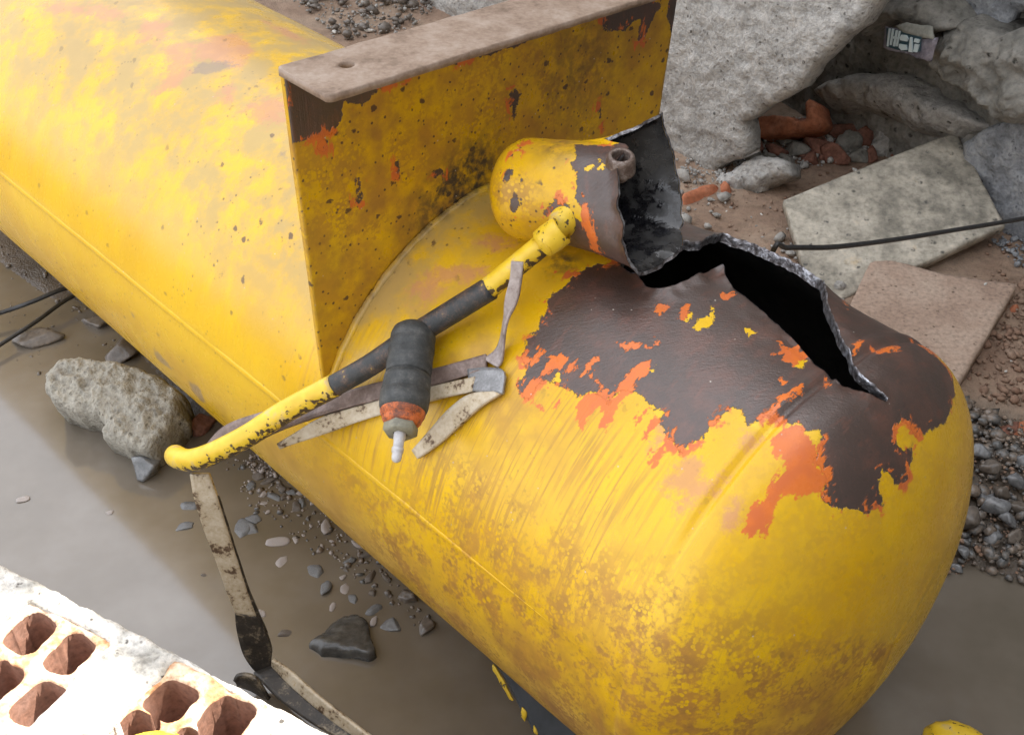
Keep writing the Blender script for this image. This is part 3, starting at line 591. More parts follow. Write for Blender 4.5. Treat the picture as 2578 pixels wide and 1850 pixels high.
# foot plate across the tank with its bent rusty flange
SP = 1.4225; PP = OT + HD * SP
def pl(x, y, off=0): return at_plane(x, y, PP + HD * off, HD)
ph = np.array([0, 0, 1.])
p2 = lambda P: np.c_[(np.atleast_2d(P) - PP) @ UH, (np.atleast_2d(P) - PP) @ ph]
cLT, cRT = pl(714, 188), pl(1719, -104); cLB = tk(809, 979)
lb = p2(cLB)[0]; ang = math.atan2(lb[1], lb[0]); cRB = pl(1699, 306); rb_ = p2(cRB)[0]; lt = p2(cLT)[0]; rt = p2(cRT)[0]
rdir = (rb_ - rt) / np.linalg.norm(rb_ - rt); k = rdir @ rt; disc = k * k - (rt @ rt - R * R)
rend = rt + rdir * (-k - math.sqrt(disc)) if disc > 0 else np.array([R * .97, R * .2])
lend = np.array([math.cos(ang), math.sin(ang)]) * R
angr = math.atan2(rend[1], rend[0])
arc = [(R * .997 * math.cos(t), R * .997 * math.sin(t)) for t in np.linspace(ang, angr, 60)]
pout = np.array([tuple(lt)] + arc + [tuple(rt)])
sdfp = lambda q: poly_sdf(q, pout)
lo, hi = pout.min(0) - .01, pout.max(0) + .01; cell = .005
Pp, Dp, Qp, Bp = sheet(sdfp, np.arange(lo[0], hi[0], cell), np.arange(lo[1], hi[1], cell))
def pp(c, *pts): return np.concatenate([p2(pl(*p)) for p in px(c, *pts)])
pbrown = [pp('f', (700, 170), (737, 362), (783, 350), (838, 332), (862, 305), (868, 264), (916, 262), (940, 238), (972, 218), (1095, 170), (1215, 142), (1330, 105), (1330, 60), (1000, 60)),
          pp('B', (1780, 160), (1850, 190), (1940, 190), (2000, 130), (2040, 110), (2020, 180), (2010, 260), (2040, 275), (2070, 220), (2090, 160), (2150, 60), (2170, 20), (2000, -30), (1780, 60)),
          pp('B', *[(40 + 32 * math.cos(t), 925 + 30 * math.sin(t)) for t in np.linspace(0, 6, 9)]), pp('B', (1205, 570), (1240, 550), (1275, 590), (1270, 640), (1245, 690), (1242, 750), (1235, 750), (1235, 690), (1205, 640)),
          pp('B', (1760, 660), (1785, 650), (1785, 710), (1800, 820), (1795, 820), (1770, 720)), pp('B', (2215, -10), (2270, -20), (2262, 400), (2225, 390), (2235, 250), (2205, 100)), pp('B', (240, 1120), (265, 1120), (275, 1280), (250, 1280)),
          pp('B', (490, 1000), (515, 1000), (520, 1120), (500, 1110)), pp('B', (720, 1070), (790, 1070), (790, 1150), (770, 1100), (740, 1140))]
sh = lambda c, s_: G2(Pp, pp('B', c)[0], s_)
z = np.full(len(Pp), .25)
pat = dict(brown=multi_sdf(Pp, pbrown), orange=multi_sdf(Pp, [pp('B', (1300, 215), (1500, 130), (1700, 85), (1720, 100), (1500, 170), (1320, 240))]), island=z, pink=z, grey=z,
           dirt=np.clip(.72 + .3 * sh((500, 900), .12) + .25 * sh((1500, 500), .1), 0, .9), streak=z * 0, mottle=np.clip(.45 + .4 * sh((1400, 300), .12) + .35 * sh((200, 1300), .1), 0, 1),
           chip=1.55 + z * 0, soot=np.clip(1.0 * sh((1000, 1050), .03) + .8 * sh((880, 1200), .025) + .6 * sh((1650, 420), .05) + .6 * sh((700, 1330), .03), 0, 1))
P3 = PP + Pp[:, :1] * UH + Pp[:, 1:] * ph; N = len(P3); PT = .0065; wav = .0015 * fbm(Pp, 7, 2, 8)
Vp = np.concatenate([P3 + HD * wav[:, None], P3 + HD * (wav - PT)[:, None]])
fp = Qp if ((np.cross(P3[Qp[0, 1]] - P3[Qp[0, 0]], P3[Qp[0, 2]] - P3[Qp[0, 0]]) @ HD) > 0) else None
if fp is None: Qp = Qp[:, flip]; Bp = Bp[:, ::-1]
plate_f = np.concatenate([Qp, Qp[:, ::-1] + N, np.stack([Bp[:, 1], Bp[:, 0], Bp[:, 0] + N, Bp[:, 1] + N], 1)])
at2 = {k_: np.concatenate([v, v if k_ not in ('brown', 'orange') else v * 0 + .25]) for k_, v in pat.items()}
mesh('foot_plate', Vp, plate_f, MAT_PLATE, tank, attrs=at2, uv=np.concatenate([Pp, Pp]), smooth=False)
# weld fillet where the plate stands on the shell
fa = np.linspace(ang + .01, angr - .02, 200); bead('fillet_weld', np.c_[SP + .004 + .001 * fbm(np.c_[fa * 9, fa], 4, 2, 5), fa * R], .0048, 9, .8)
# flange: flat bar bent forward from the plate's top edge, with a bolt hole
topd = (rt - lt) / np.linalg.norm(rt - lt); wd = UH * topd[0] + ph * topd[1]; fz = np.cross(wd, HD); fz = fz if fz[2] > 0 else -fz
FB = at_plane(704, 171, PP, HD); nF = fz
fl = [at_plane(*p, FB, nF) for p in ((703, 176), (820, 241), (1000, 189), (1330, 88), (1660, -4), (1800, -45), (1700, -110), (1500, -65), (1279, 0), (1107, 52), (872, 118), (800, 148), (722, 164))]
fl = np.array(fl); exf, eyf = wd, np.cross(nF, wd); f2 = np.c_[(fl - FB) @ exf, (fl - FB) @ eyf]
# square up the bar: constant width, straight edges
wid0, wid1 = f2[:, 1].min(), f2[:, 1].max(); b0 = np.median(f2[[8, 9, 10, 11], 1]); b1 = np.median(f2[[1, 2, 3, 4], 1])
x0 = f2[:, 0].min() + .001; x1 = f2[:, 0].max() + .1; yb = np.array([b0, b1])
ymin, ymax = yb.min(), yb.max(); ch = .004
bar = np.array([(x0 + ch, ymin), (x1, ymin), (x1, ymax), (x0 + ch, ymax), (x0, ymax - ch), (x0, ymin + ch)])
hc = at_plane(873, 164, FB, nF); hcc = np.array([(hc - FB) @ exf, (hc - FB) @ eyf])
sf = lambda q: np.maximum(poly_sdf(q, bar), .0085 - np.linalg.norm(q - hcc, axis=1))
Pf, Df, Qf, Bf = sheet(sf, np.arange(x0 - .01, x1 + .01, .004), np.arange(ymin - .01, ymax + .01, .0035)); Nf = len(Pf)
tf = .0075; base = FB + Pf[:, :1] * exf + Pf[:, 1:] * eyf; j = .0007 * fbm(Pf, 40, 3, 2)
edge_j = np.where(np.abs(Df) < 1e-6, .0012 * fbm(Pf, 70, 3, 4), 0)[:, None] * eyf
Vf = np.concatenate([base + nF * (j)[:, None] + edge_j, base - nF * tf + edge_j])
if (np.cross(base[Qf[0, 1]] - base[Qf[0, 0]], base[Qf[0, 2]] - base[Qf[0, 0]]) @ nF) < 0: Qf = Qf[:, flip]; Bf = Bf[:, ::-1]
mesh('flange', Vf, np.concatenate([Qf, Qf[:, ::-1] + Nf, np.stack([Bf[:, 1], Bf[:, 0], Bf[:, 0] + Nf, Bf[:, 1] + Nf], 1)]), MAT_FLANGE, tank, smooth=False)
print('DBG flange', f2.round(3).tolist(), 'plate', pout[[0, 1, -2, -1]].round(3).tolist())

# lower foot seen under the head end: dark steel plate with yellow left along its edge
fq = [at_z(1231, 1655, .10), at_z(1345, 1850, .05), at_z(1470, 1760, .13)]; fn = np.cross(fq[1] - fq[0], fq[2] - fq[0]); fn /= np.linalg.norm(fn); fn = fn if fn @ (EYE - fq[0]) > 0 else -fn
fp3 = np.array([at_plane(*p, fq[0], fn) for p in ((1215, 1620), (1236, 1660), (1285, 1745), (1345, 1850), (1420, 1985), (1750, 1985), (1650, 1860), (1420, 1640), (1300, 1600))])
slab('support_foot', fp3, fn, None or rusty('blue_grey_bare_steel', [(.3, (.03, .035, .042)), (.6, (.06, .068, .08)), (.68, (.10, .085, .05)), (.74, (.60, .38, .02))], 16, .5), .012, .003, .005, .0008, 60, 71, parent=tank)

for fl_ in ([(1080, 1150), (1112, 1190), (1165, 1285), (1215, 1375), (1245, 1425), (1205, 1405), (1150, 1305), (1098, 1215)], [(1285, 1450), (1312, 1490), (1302, 1545), (1278, 1505)], [(1358, 1570), (1384, 1625), (1362, 1612)]):
    slab('paint_flake', np.array([at_plane(*q_, fq[0] + fn * .002, fn) for q_ in px('H', *fl_)]), fn, MAT_PIPE, .003, .0008, .0022, .0006, 90, 72, parent=tank)

# ------------------------------------------------------------------ 2. burst pot with pipe and valve
RP = .0575
pcam = np.array([.895, .13, -.42]); pcam /= np.linalg.norm(pcam); PA = RW @ pcam
c0 = np.array(px('J', (560, 730))[0])                       # axis point at the dome joint
lo_d, hi_d = .9, 1.6
def axd(P): v = P - OT; v = v - HD * (v @ HD); return np.linalg.norm(v)
for _ in range(50):
    dm = (lo_d + hi_d) / 2
    if axd(at_d(*c0, dm)) > R + RP + .004: lo_d = dm
    else: hi_d = dm
PO = at_d(*c0, lo_d); print('DBG pot', PO, 'depth', lo_d, 'r px', RP * F / lo_d)
E1 = -(PO - EYE); E1 = E1 - PA * (E1 @ PA); E1 /= np.linalg.norm(E1); E2 = np.cross(PA, E1)
if proj(PO + E2 * .05)[1] > proj(PO)[1]: E2 = -E2
tabL = [(0, 2.30, 1.10), (30, 2.18, 1.04), (45, 2.16, .97), (58, 2.20, .92), (66, 2.18, .92), (74, 2.02, .95), (82, 1.78, .96), (90, 1.50, 1.0), (100, 1.93, 1.25), (110, 2.22, 1.55), (117, 2.32, 1.80), (126, 2.38, 1.66), (145, 2.5, 1.42),
        (165, 2.65, 1.28), (180, 2.75, 1.2), (200, 2.85, 1.12), (220, 2.95, 1.03), (240, 3.05, .97), (255, 2.97, 1.02), (270, 2.79, 1.19), (285, 2.67, 1.40), (300, 2.64, 1.52), (315, 2.55, 1.42), (330, 2.45, 1.27), (345, 2.36, 1.15), (360, 2.30, 1.10)]
tl = np.array(tabL)
def pot_pos(v, phi, off=0):
    """v in 0..1 dome, 1..2 wall to rim"""
    ph_ = np.degrees(phi) % 360; L = np.interp(ph_, tl[:, 0], tl[:, 1]) * RP; fl_ = np.interp(ph_, tl[:, 0], tl[:, 2])
    a_ = np.clip(v, 0, 1) * math.pi / 2; rr = np.where(v < 1, np.sin(a_), 1.); ax_ = np.where(v < 1, -.70 * RP * np.cos(a_), 0)
    k_ = np.clip(v - 1, 0, 1); ax_ = ax_ + k_ * L; fx = np.clip((ax_ - .7 * RP) / np.maximum(L - .7 * RP, .2 * RP), 0, 1)
    rr = rr * (1 + (fl_ - 1) * fx ** 1.5)
    rad = rr * RP + off
    return PO + ax_[:, None] * PA + (rad * np.cos(phi))[:, None] * E1 + (rad * np.sin(phi))[:, None] * E2, ax_, rr
nv, nphi = 110, 200
vv = np.concatenate([np.linspace(.02, 1, 34), np.linspace(1.01, 2, nv - 34)]); PH = np.arange(nphi) / nphi * 2 * math.pi
Vg, Pg = np.meshgrid(vv, PH, indexing='ij'); Vg, Pg = Vg.ravel(), Pg.ravel()
XP, axp, rrp = pot_pos(Vg, Pg)
bend = .0030 * fbm(XP, 16, 3, 14) * np.clip(Vg - 1, 0, 1) + .0035 * np.clip((Vg - 1.9) / .1, 0, 1) ** 2 * (1 + fbm(XP, 30, 2, 6)) + .0006 * fbm(XP, 40, 2, 3)
rim = np.clip((Vg - 1.93) / .07, 0, 1) * .0050 * fbm(XP, 70, 3, 4)
rad_dir = np.cos(Pg)[:, None] * E1 + np.sin(Pg)[:, None] * E2
XP = XP + rad_dir * bend[:, None] + PA * rim[:, None]
pot = thing('burst_oil_separator', [PO[0], PO[1], 2 * R], 'small yellow steel pot burst open beside the tear, with its bent pipe and black valve', 'pressure pot')
UVP = np.c_[np.where(Vg < 1, (Vg - 1) * RP * 1.2, axp), Pg * RP]
def pot_hit(x, y):
    r = ray(x, y); o = EYE - PO; rp = r - PA * (r @ PA); op = o - PA * (o @ PA); rr_ = RP * 1.03
    a_ = rp @ rp; b_ = 2 * rp @ op; c_ = op @ op - rr_ ** 2; D_ = max(b_ * b_ - 4 * a_ * c_, 0); P = EYE + r * ((-b_ - math.sqrt(D_)) / (2 * a_))
    d = P - PO; ph_ = math.atan2(d @ E2, d @ E1); return (d @ PA, ph_ * RP)
def ppt(c, *pts): return [pot_hit(*p) for p in px(c, *pts)]
UVS = UVP.copy(); UVS[:, 1] = np.where(UVS[:, 1] > math.pi * RP, UVS[:, 1] - 2 * math.pi * RP, UVS[:, 1])
pb = [ppt('J', (1000, 300), (1010, 420), (950, 460), (940, 540), (1000, 570), (1010, 620), (1000, 760), (1010, 810), (1050, 900), (1055, 1010), (980, 940), (860, 850), (830, 800), (790, 830), (720, 890), (660, 910), (670, 960), (700, 1000), (760, 1000), (860, 1000), (880, 1290)) + [(.4, -.2), (.4, .2)],
      ppt('J', (380, 400), (420, 375), (480, 400), (470, 415), (420, 395), (385, 420)), ppt('J', (455, 690), (530, 700), (520, 740), (480, 735)), ppt('J', (400, 800), (450, 790), (450, 880), (420, 940), (395, 870)), ppt('J', (310, 640), (350, 560), (390, 540), (370, 620), (330, 670)), ppt('J', (480, 620), (510, 620), (510, 665), (485, 660))]
po = [ppt('J', (1060, 880), (1130, 950), (1180, 1050), (1240, 1180), (1290, 1260), (1200, 1250), (1110, 1140), (1050, 1000)), ppt('J', (440, 300), (560, 260), (590, 280), (500, 340))]
pi_ = [ppt('J', (1075, 720), (1110, 710), (1130, 750), (1090, 750)), ppt('J', (1070, 530), (1150, 500), (1160, 530), (1100, 560)), ppt('J', (1200, 430), (1270, 430), (1290, 500), (1250, 560), (1210, 540))]
zz = np.full(len(Vg), .25)
pa_ = dict(brown=multi_sdf(UVS, pb), orange=multi_sdf(UVS, po), island=multi_sdf(UVS, pi_), pink=zz, grey=zz, dirt=np.clip(.30 + .9 * G2(UVS, ppt('J', (800, 270))[0], .02) + .6 * G2(UVS, ppt('J', (420, 1050))[0], .02), 0, 1), streak=zz * 0,
           mottle=.25 + .6 * G2(UVS, ppt('J', (380, 900))[0], .03), chip=zz * 0 + 1.25 + .6 * np.exp(-((UVS[:, 0] + .01) / .012) ** 2), soot=.6 * G2(UVS, ppt('J', (850, 330))[0], .018))
i = np.arange(len(vv) - 1)[:, None] * nphi; k = np.arange(nphi)[None]; k2 = (k + 1) % nphi
QP = np.stack([i + k, i + k2, i + nphi + k2, i + nphi + k], -1).reshape(-1, 4)
if (np.cross(XP[QP[3000, 1]] - XP[QP[3000, 0]], XP[QP[3000, 2]] - XP[QP[3000, 0]]) @ rad_dir[QP[3000, 0]]) < 0: QP = QP[:, flip]
cap = np.arange(nphi)
apex = PO - PA * RP * .70
XPc = np.concatenate([XP, [apex]]); capq = np.stack([np.full(nphi, len(XP)), cap, (cap + 1) % nphi, (cap + 1) % nphi], 1)
pa2 = {k_: np.append(v, v[0]) for k_, v in pa_.items()}
Fall = [list(f) for f in QP] + [[len(XP), int(a_), int((a_ + 1) % nphi)] for a_ in cap]
mesh('pot_shell', XPc, Fall, MAT_POT, pot, attrs=pa2, uv=np.concatenate([UVP, [[-.08, 0]]]))
TH = .0042; XI = XP - rad_dir * TH
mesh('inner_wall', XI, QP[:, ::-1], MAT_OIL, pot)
lr = (len(vv) - 1) * nphi + np.arange(nphi); nlr = np.roll(lr, -1)
a0 = np.arange(nphi); a1 = (a0 + 1) % nphi
mesh('torn_edge', np.concatenate([XP[lr] + PA * .0004, XI[lr] + PA * .0004]), np.stack([a0, a1, a1 + nphi, a0 + nphi], 1), MAT_RIM, pot)
# threaded socket near the rim
def pot_at(c, p, off=0):
    u_, w_ = pot_hit(*px(c, p)[0]); ph_ = w_ / RP; return PO + PA * u_ + (RP * 1.02 + off) * (math.cos(ph_) * E1 + math.sin(ph_) * E2), math.cos(ph_) * E1 + math.sin(ph_) * E2
sp_, sn_ = pot_at('J', (1425, 440)); sn_ = sn_ * .8 - (PO - EYE) / np.linalg.norm(PO - EYE) * .15 + RW @ np.array([.35, -.55, -.2]) * .6
sn_ /= np.linalg.norm(sn_); s_px = at_d(*px('J', (1420, 412))[0], depth(sp_) - .006)
lathe('threaded_socket', s_px, sn_, [(-.020, .0165), (-.006, .0155), (-.002, .0145), (0, .0128), (0, .0100), (-.002, .0094), (-.004, .0099), (-.006, .0093), (-.008, .0098), (-.010, .009), (-.03, .009)], [rusty('rusty_socket_steel', [(.3, (.05, .032, .025)), (.5, (.13, .09, .07)), (.62, (.26, .22, .20)), (.72, (.55, .33, .03))], 90, .45, .2)], pot, 36)
# inlet nozzle, coupling and pipe
nb_, nn_ = pot_at('J', (900, 1010), -.01)
p_end = np.array(px('J', (740, 1200))[0]); pipe0 = at_d(*p_end, depth(nb_) - .012)
# the straight pipe runs clear of the tank shoulder
best = None
for dd in np.linspace(1.15, 1.75, 121):
    q1 = at_d(540, 1160, dd); ts = np.linspace(0, 1, 40); seg_ = pipe0[None] * (1 - ts[:, None]) + q1[None] * ts[:, None]
    mn = min(axd(p) for p in seg_[8:]); e = abs(mn - (R + .028))
    if best is None or e < best[0] - 1e-9: best = (e, dd)
HKD = best[1]; print('DBG hook depth', HKD, 'pipe0', depth(pipe0))
q1 = at_d(540, 1160, HKD)
def along(x, y, off=0.):
    """point on the pipe's plane: depth interpolated along the straight run"""
    d0, d1 = 1 / depth(pipe0), 1 / HKD; t = (p_end[0] - x) / (p_end[0] - 540); return at_d(x, y, 1 / (d0 + (d1 - d0) * t) + off)
RPI = .0122
def pipe_part(name, pts, rad, mat, seg=24, n=8):
    pts = crom(pts, n) if len(pts) > 2 else np.linspace(pts[0], pts[1], 20); V, Fc = tube_geo(pts, rad, seg)
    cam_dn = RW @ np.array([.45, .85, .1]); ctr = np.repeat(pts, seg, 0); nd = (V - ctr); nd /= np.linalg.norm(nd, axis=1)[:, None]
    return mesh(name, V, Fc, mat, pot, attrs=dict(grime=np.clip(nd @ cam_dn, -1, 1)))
lathe('inlet_nozzle', nb_, pipe0 - nb_, [(-.01, .0165), (.016, .0160), (.017, .0135), (.05, .0130)], MAT_PIPE, pot, 32)
lathe('pipe_coupling', pipe0 - (along(1300, 664) - pipe0) * .18, along(1300, 664) - pipe0, [(-.012, .0135), (-.010, .0165), (.006, .0168), (.016, .0160), (.018, .0120)], MAT_PIPE, pot, 32)
v_top, v_bot = np.array(px('E', (600, 590))[0]), np.array(px('E', (583, 1075))[0])
pA = along(*px('E', (1040, 345))[0]); pB = along(*px('E', (560, 640))[0]); pC = along(*px('E', (330, 800))[0]); pD = along(*px('E', (110, 925))[0])
pipe_part('upper_pipe', [pipe0, pA], RPI, MAT_PIPE); pipe_part('black_pipe', [pA + (pA - pB) * .1, pB], RPI * 1.08, MAT_SLEEVE)
pipe_part('black_pipe', [pB, pC, pD - (pC - pD) * .1], RPI * 1.05, MAT_SLEEVE)
hk = [pD, along(*px('L', (760, 960))[0]), along(*px('L', (560, 1090))[0]), along(*px('L', (420, 1165))[0]), along(*px('L', (300, 1220))[0], .004), along(*px('L', (190, 1250))[0], .012), along(*px('L', (118, 1236))[0], .028), along(*px('L', (100, 1222))[0], .052), along(*px('L', (120, 1230))[0], .085)]
pipe_part('hooked_pipe', hk, RPI * 1.12, MAT_PIPE)
VD = depth(pB); va = RW @ np.array([-.075, .82, -.46]); va /= np.linalg.norm(va)
vP = at_d(*px('E', (600, 640))[0], VD - .012)
r0 = .0250
vP = vP + va * .004
prv = [(-.022, .001), (-.022, .012), (-.020, r0 * .72), (-.015, r0 * .93), (-.009, r0)]
for q_ in np.arange(-.006, .040, .0045): prv += [(q_, r0 * (1 + .018 * math.sin(q_ * 900))), (q_ + .0036, r0 * (1.012 + .014 * math.cos(q_ * 1700)))]
prv += [(.0424, r0 * .975), (.044, r0 * .975), (.0444, r0 * 1.03), (.053, r0 * 1.05), (.0535, r0 * 1.035), (.062, r0 * 1.08), (.0625, r0 * 1.045), (.0645, r0 * 1.045), (.065, r0 * 1.09), (.080, r0 * 1.07), (.087, r0 * .98), (.088, r0 * .5)]
lathe('valve_body', vP, va, prv, MAT_RUBBER, pot, 48)
lathe('sealing_ring', vP + va * .087, va, [(-.002, r0 * .99), (.002, r0 * .98), (.007, r0 * .88), (.0075, r0 * .84), (.009, r0 * .84), (.0095, r0 * .86), (.015, r0 * .72), (.016, .008)], MAT_ORING, pot, 40)
lathe('lock_nut', vP + va * .101, va, [(0, .0125), (0, .0180), (.002, .0188), (.010, .0188), (.0115, .0175), (.0115, .008)], MAT_NUT, pot, 6)
lathe('valve_stem', vP + va * .111, va, [(-.004, .0068), (.008, .0064), (.009, .0058), (.018, .0056), (.0185, .0066), (.023, .0064), (.0235, .0054), (.028, .0056), (.032, .0050), (.034, .003), (.035, .0005)], MAT_STEM, pot, 20)

# ------------------------------------------------------------------ 3. bent steel bars
def edge(c, pts): return [at_d(*px(c, (p[0], p[1]))[0], p[2]) for p in pts]
HD0 = HKD
def hz(c, p, off):
    x, y = px(c, p)[0]; q = along(x, y, off); t_ = tk(x, y, .007)
    return at_d(x, y, min(depth(q), depth(t_))) if abs(axd(t_) - R - .007) < 1e-4 else q
bar1 = thing('bent_angle_bar', tk(1150, 980, .03), 'bent angle iron with brown top and cream flaking side, under the yellow pipe', 'steel bar')
ribbon('upper_leg', [hz('L', (262, 1195), .026), hz('L', (395, 1050), .03), hz('L', (600, 970), .036), hz('L', (900, 905), .048), hz('L', (1250, 800), .045), hz('L', (1700, 690), .040), hz('L', (1990, 610), .036)],
       [hz('L', (330, 1215), .022), hz('L', (560, 1150), .025), hz('L', (760, 1060), .030), hz('L', (980, 980), .034), hz('L', (1280, 900), .033), hz('L', (1700, 790), .030), hz('L', (1990, 700), .028)], MAT_STRAP, .005, bar1, seed=1)
ribbon('lower_leg', [hz('L', (720, 1160), .026), hz('L', (850, 1070), .030), hz('L', (1000, 985), .033), hz('L', (1280, 905), .032), hz('L', (1700, 796), .029), hz('L', (1930, 745), .027)],
       [hz('L', (735, 1172), .034), hz('L', (880, 1130), .036), hz('L', (1050, 1075), .040), hz('L', (1300, 990), .040), hz('L', (1700, 880), .038), hz('L', (1910, 835), .036)], MAT_CREAM, .005, bar1, seed=2)
ribbon('bent_tab', [hz('L', (1880, 700), .022), hz('L', (1990, 690), .020), hz('L', (2085, 700), .020), hz('L', (2105, 740), .026)], [hz('L', (1890, 830), .030), hz('L', (1990, 845), .026), hz('L', (2070, 850), .026), hz('L', (2092, 845), .030)], MAT_DARKST, .005, bar1, seed=3)
ribbon('twisted_strap', [hz('L', (1975, 640), .020), hz('L', (2060, 560), .014), hz('L', (2100, 400), -.006), hz('L', (2105, 280), -.024), hz('L', (2135, 140), -.040), hz('L', (2140, 45), -.050)],
       [hz('L', (2060, 690), .020), hz('L', (2085, 640), .014), hz('L', (2112, 420), -.020), hz('L', (2175, 290), -.030), hz('L', (2205, 150), -.040), hz('L', (2215, 48), -.046)], MAT_LILAC, .0035, bar1, seed=4)
ribbon('folded_end', [hz('L', (2040, 835), .030), hz('L', (1900, 850), .038), hz('L', (1780, 930), .044), hz('L', (1660, 1060), .046), hz('L', (1545, 1190), .046)],
       [hz('L', (2080, 850), .036), hz('L', (1960, 925), .044), hz('L', (1840, 1030), .050), hz('L', (1720, 1140), .052), hz('L', (1580, 1240), .052)], MAT_CREAM, .006, bar1, seed=5)
# long bar from under the hook down into the puddle, then along the ground
def g3(x, y, z_): return at_z(*px('G', (x, y))[0], z_)
elb = at_z(*px('G', (1640, 1180))[0], .03)
dT = HKD + .03; dE = depth(elb)
def bd(x, y, off=0.):
    Y0, Y1 = 20, 1180; t = min(1., max(0., (y - Y0) / (Y1 - Y0))); return at_d(*px('G', (x, y))[0], dT + (dE - dT) * t + off)
bar2 = thing('long_bent_bar', elb * [1, 1, 0], 'long bent angle iron standing in the puddle below the hooked pipe, cream above, black below', 'steel bar')
ribbon('cream_leg', [bd(1200, -20), bd(1225, 120), bd(1290, 330), bd(1370, 540), bd(1440, 740), bd(1490, 860)], [bd(1320, -20), bd(1370, 120), bd(1420, 280), bd(1490, 500), bd(1560, 720), bd(1620, 880)], MAT_CREAM, .006, bar2, seed=6)
ribbon('black_leg', [bd(1484, 850), bd(1495, 960), bd(1540, 1120), bd(1620, 1230), bd(1700, 1300)], [bd(1616, 870), bd(1680, 980), bd(1715, 1090), bd(1710, 1160), bd(1715, 1240)], MAT_BLACKBAR, .006, bar2, seed=7)
ribbon('side_leg', [bd(1370, 120, .02), bd(1425, 290, .02), bd(1495, 510, .02), bd(1570, 730, .02), bd(1680, 985, .02)], [bd(1370, 120), bd(1420, 280), bd(1490, 500), bd(1562, 722), bd(1672, 978)], MAT_BLACKBAR, .005, bar2, seed=8)
ribbon('ground_leg', [g3(1600, 1240, .03), g3(1760, 1400, .03), g3(1950, 1540, .03), g3(2120, 1640, .03), g3(2400, 1800, .03)], [g3(1720, 1190, .032), g3(1830, 1310, .032), g3(2000, 1460, .032), g3(2190, 1600, .032), g3(2520, 1800, .032)], MAT_BLACKBAR, .006, bar2, seed=9)
ribbon('ground_flap', [g3(1720, 1150, .05), g3(1830, 1220, .05), g3(2000, 1370, .05), g3(2254, 1570, .05), g3(2560, 1800, .05)], [g3(1720, 1190, .033), g3(1830, 1310, .033), g3(2000, 1460, .033), g3(2190, 1600, .033), g3(2520, 1800, .033)], MAT_CREAM, .005, bar2, seed=10)
ribbon('end_tab', [g3(1480, 1290, .035), g3(1500, 1250, .045), g3(1560, 1245, .048), g3(1620, 1270, .045)], [g3(1500, 1310, .01), g3(1570, 1330, .01), g3(1640, 1370, .01), g3(1700, 1400, .01)], MAT_BLACKBAR, .006, bar2, seed=11)

# ------------------------------------------------------------------ 4. ground, puddle
def gz(c, p): return at_z(*px(c, p)[0])[:2]
pud = np.array([at_z(*p)[:2] for p in ((-900, 500), (-300, 520), (0, 650), (120, 735), (300, 830), (420, 950), (600, 1150), (680, 1190), (760, 1190), (1100, 1480), (1500, 1640), (2150, 1560), (2330, 1440), (2430, 1405), (2500, 1420), (2578, 1450), (3300, 1650), (3300, 2700), (-900, 2700))])
def ground_h(P):
    d = poly_sdf(P, pud); n = fbm(P, 7, 4, 50); n2 = fbm(P, 30, 3, 51)
    return np.clip(np.where(d < 0, d * .7, d * .16 + .012 * n), -.035, .030) + .008 * n * sst(-.02, .1, d) + .005 * n2 * sst(-.05, .1, d), d
gx = np.concatenate([-np.geomspace(60, 1.62, 14), np.arange(-1.6, 1.7, .013), np.geomspace(1.72, 60, 14)]); gy = np.concatenate([-np.geomspace(60, .5, 12), np.arange(.4, 3.7, .013), np.geomspace(3.75, 60, 14)])
GXY = np.stack(np.meshgrid(gx, gy, indexing='ij'), -1).reshape(-1, 2); gh, gd = ground_h(GXY)
idx = np.arange(len(gx) * len(gy)).reshape(len(gx), len(gy)); gq = np.stack([idx[:-1, :-1], idx[1:, :-1], idx[1:, 1:], idx[:-1, 1:]], -1).reshape(-1, 4)
grv = np.array([at_z(*p)[:2] for p in ((2360, 1060), (2470, 1060), (2600, 1110), (2760, 1200), (2700, 1480), (2400, 1460), (2200, 1300))])
cl = np.clip(sst(-.03, .05, poly_sdf(GXY, grv)) * sst(.22, .5, (GXY - OT[:2]) @ UH[:2]) * sst(.95, 1.25, GXY[:, 1] + .3 * fbm(GXY, 3, 2, 5)), 0, 1)
tag(mesh('ground', np.c_[GXY, gh], gq, MAT_GROUND, origin=(0, 0, 0), attrs=dict(wet=1 - sst(0, .25, gd), clay=cl)), kind='structure')
wx = np.linspace(-6, 6, 40); WXY = np.stack(np.meshgrid(wx, np.linspace(-4, 4.2, 30), indexing='ij'), -1).reshape(-1, 2); wi = np.arange(1200).reshape(40, 30)
tag(mesh('puddle_water', np.c_[WXY, np.full(1200, -.004)], np.stack([wi[:-1, :-1], wi[1:, :-1], wi[1:, 1:], wi[:-1, 1:]], -1).reshape(-1, 4), MAT_WATER, origin=(0, 0, 0)), kind='structure')
def gpt(x, y):
    P = at_z(x, y); h = float(ground_h(P[None, :2])[0][0]); h = max(h, -.012); P = at_z(x, y, h); return P

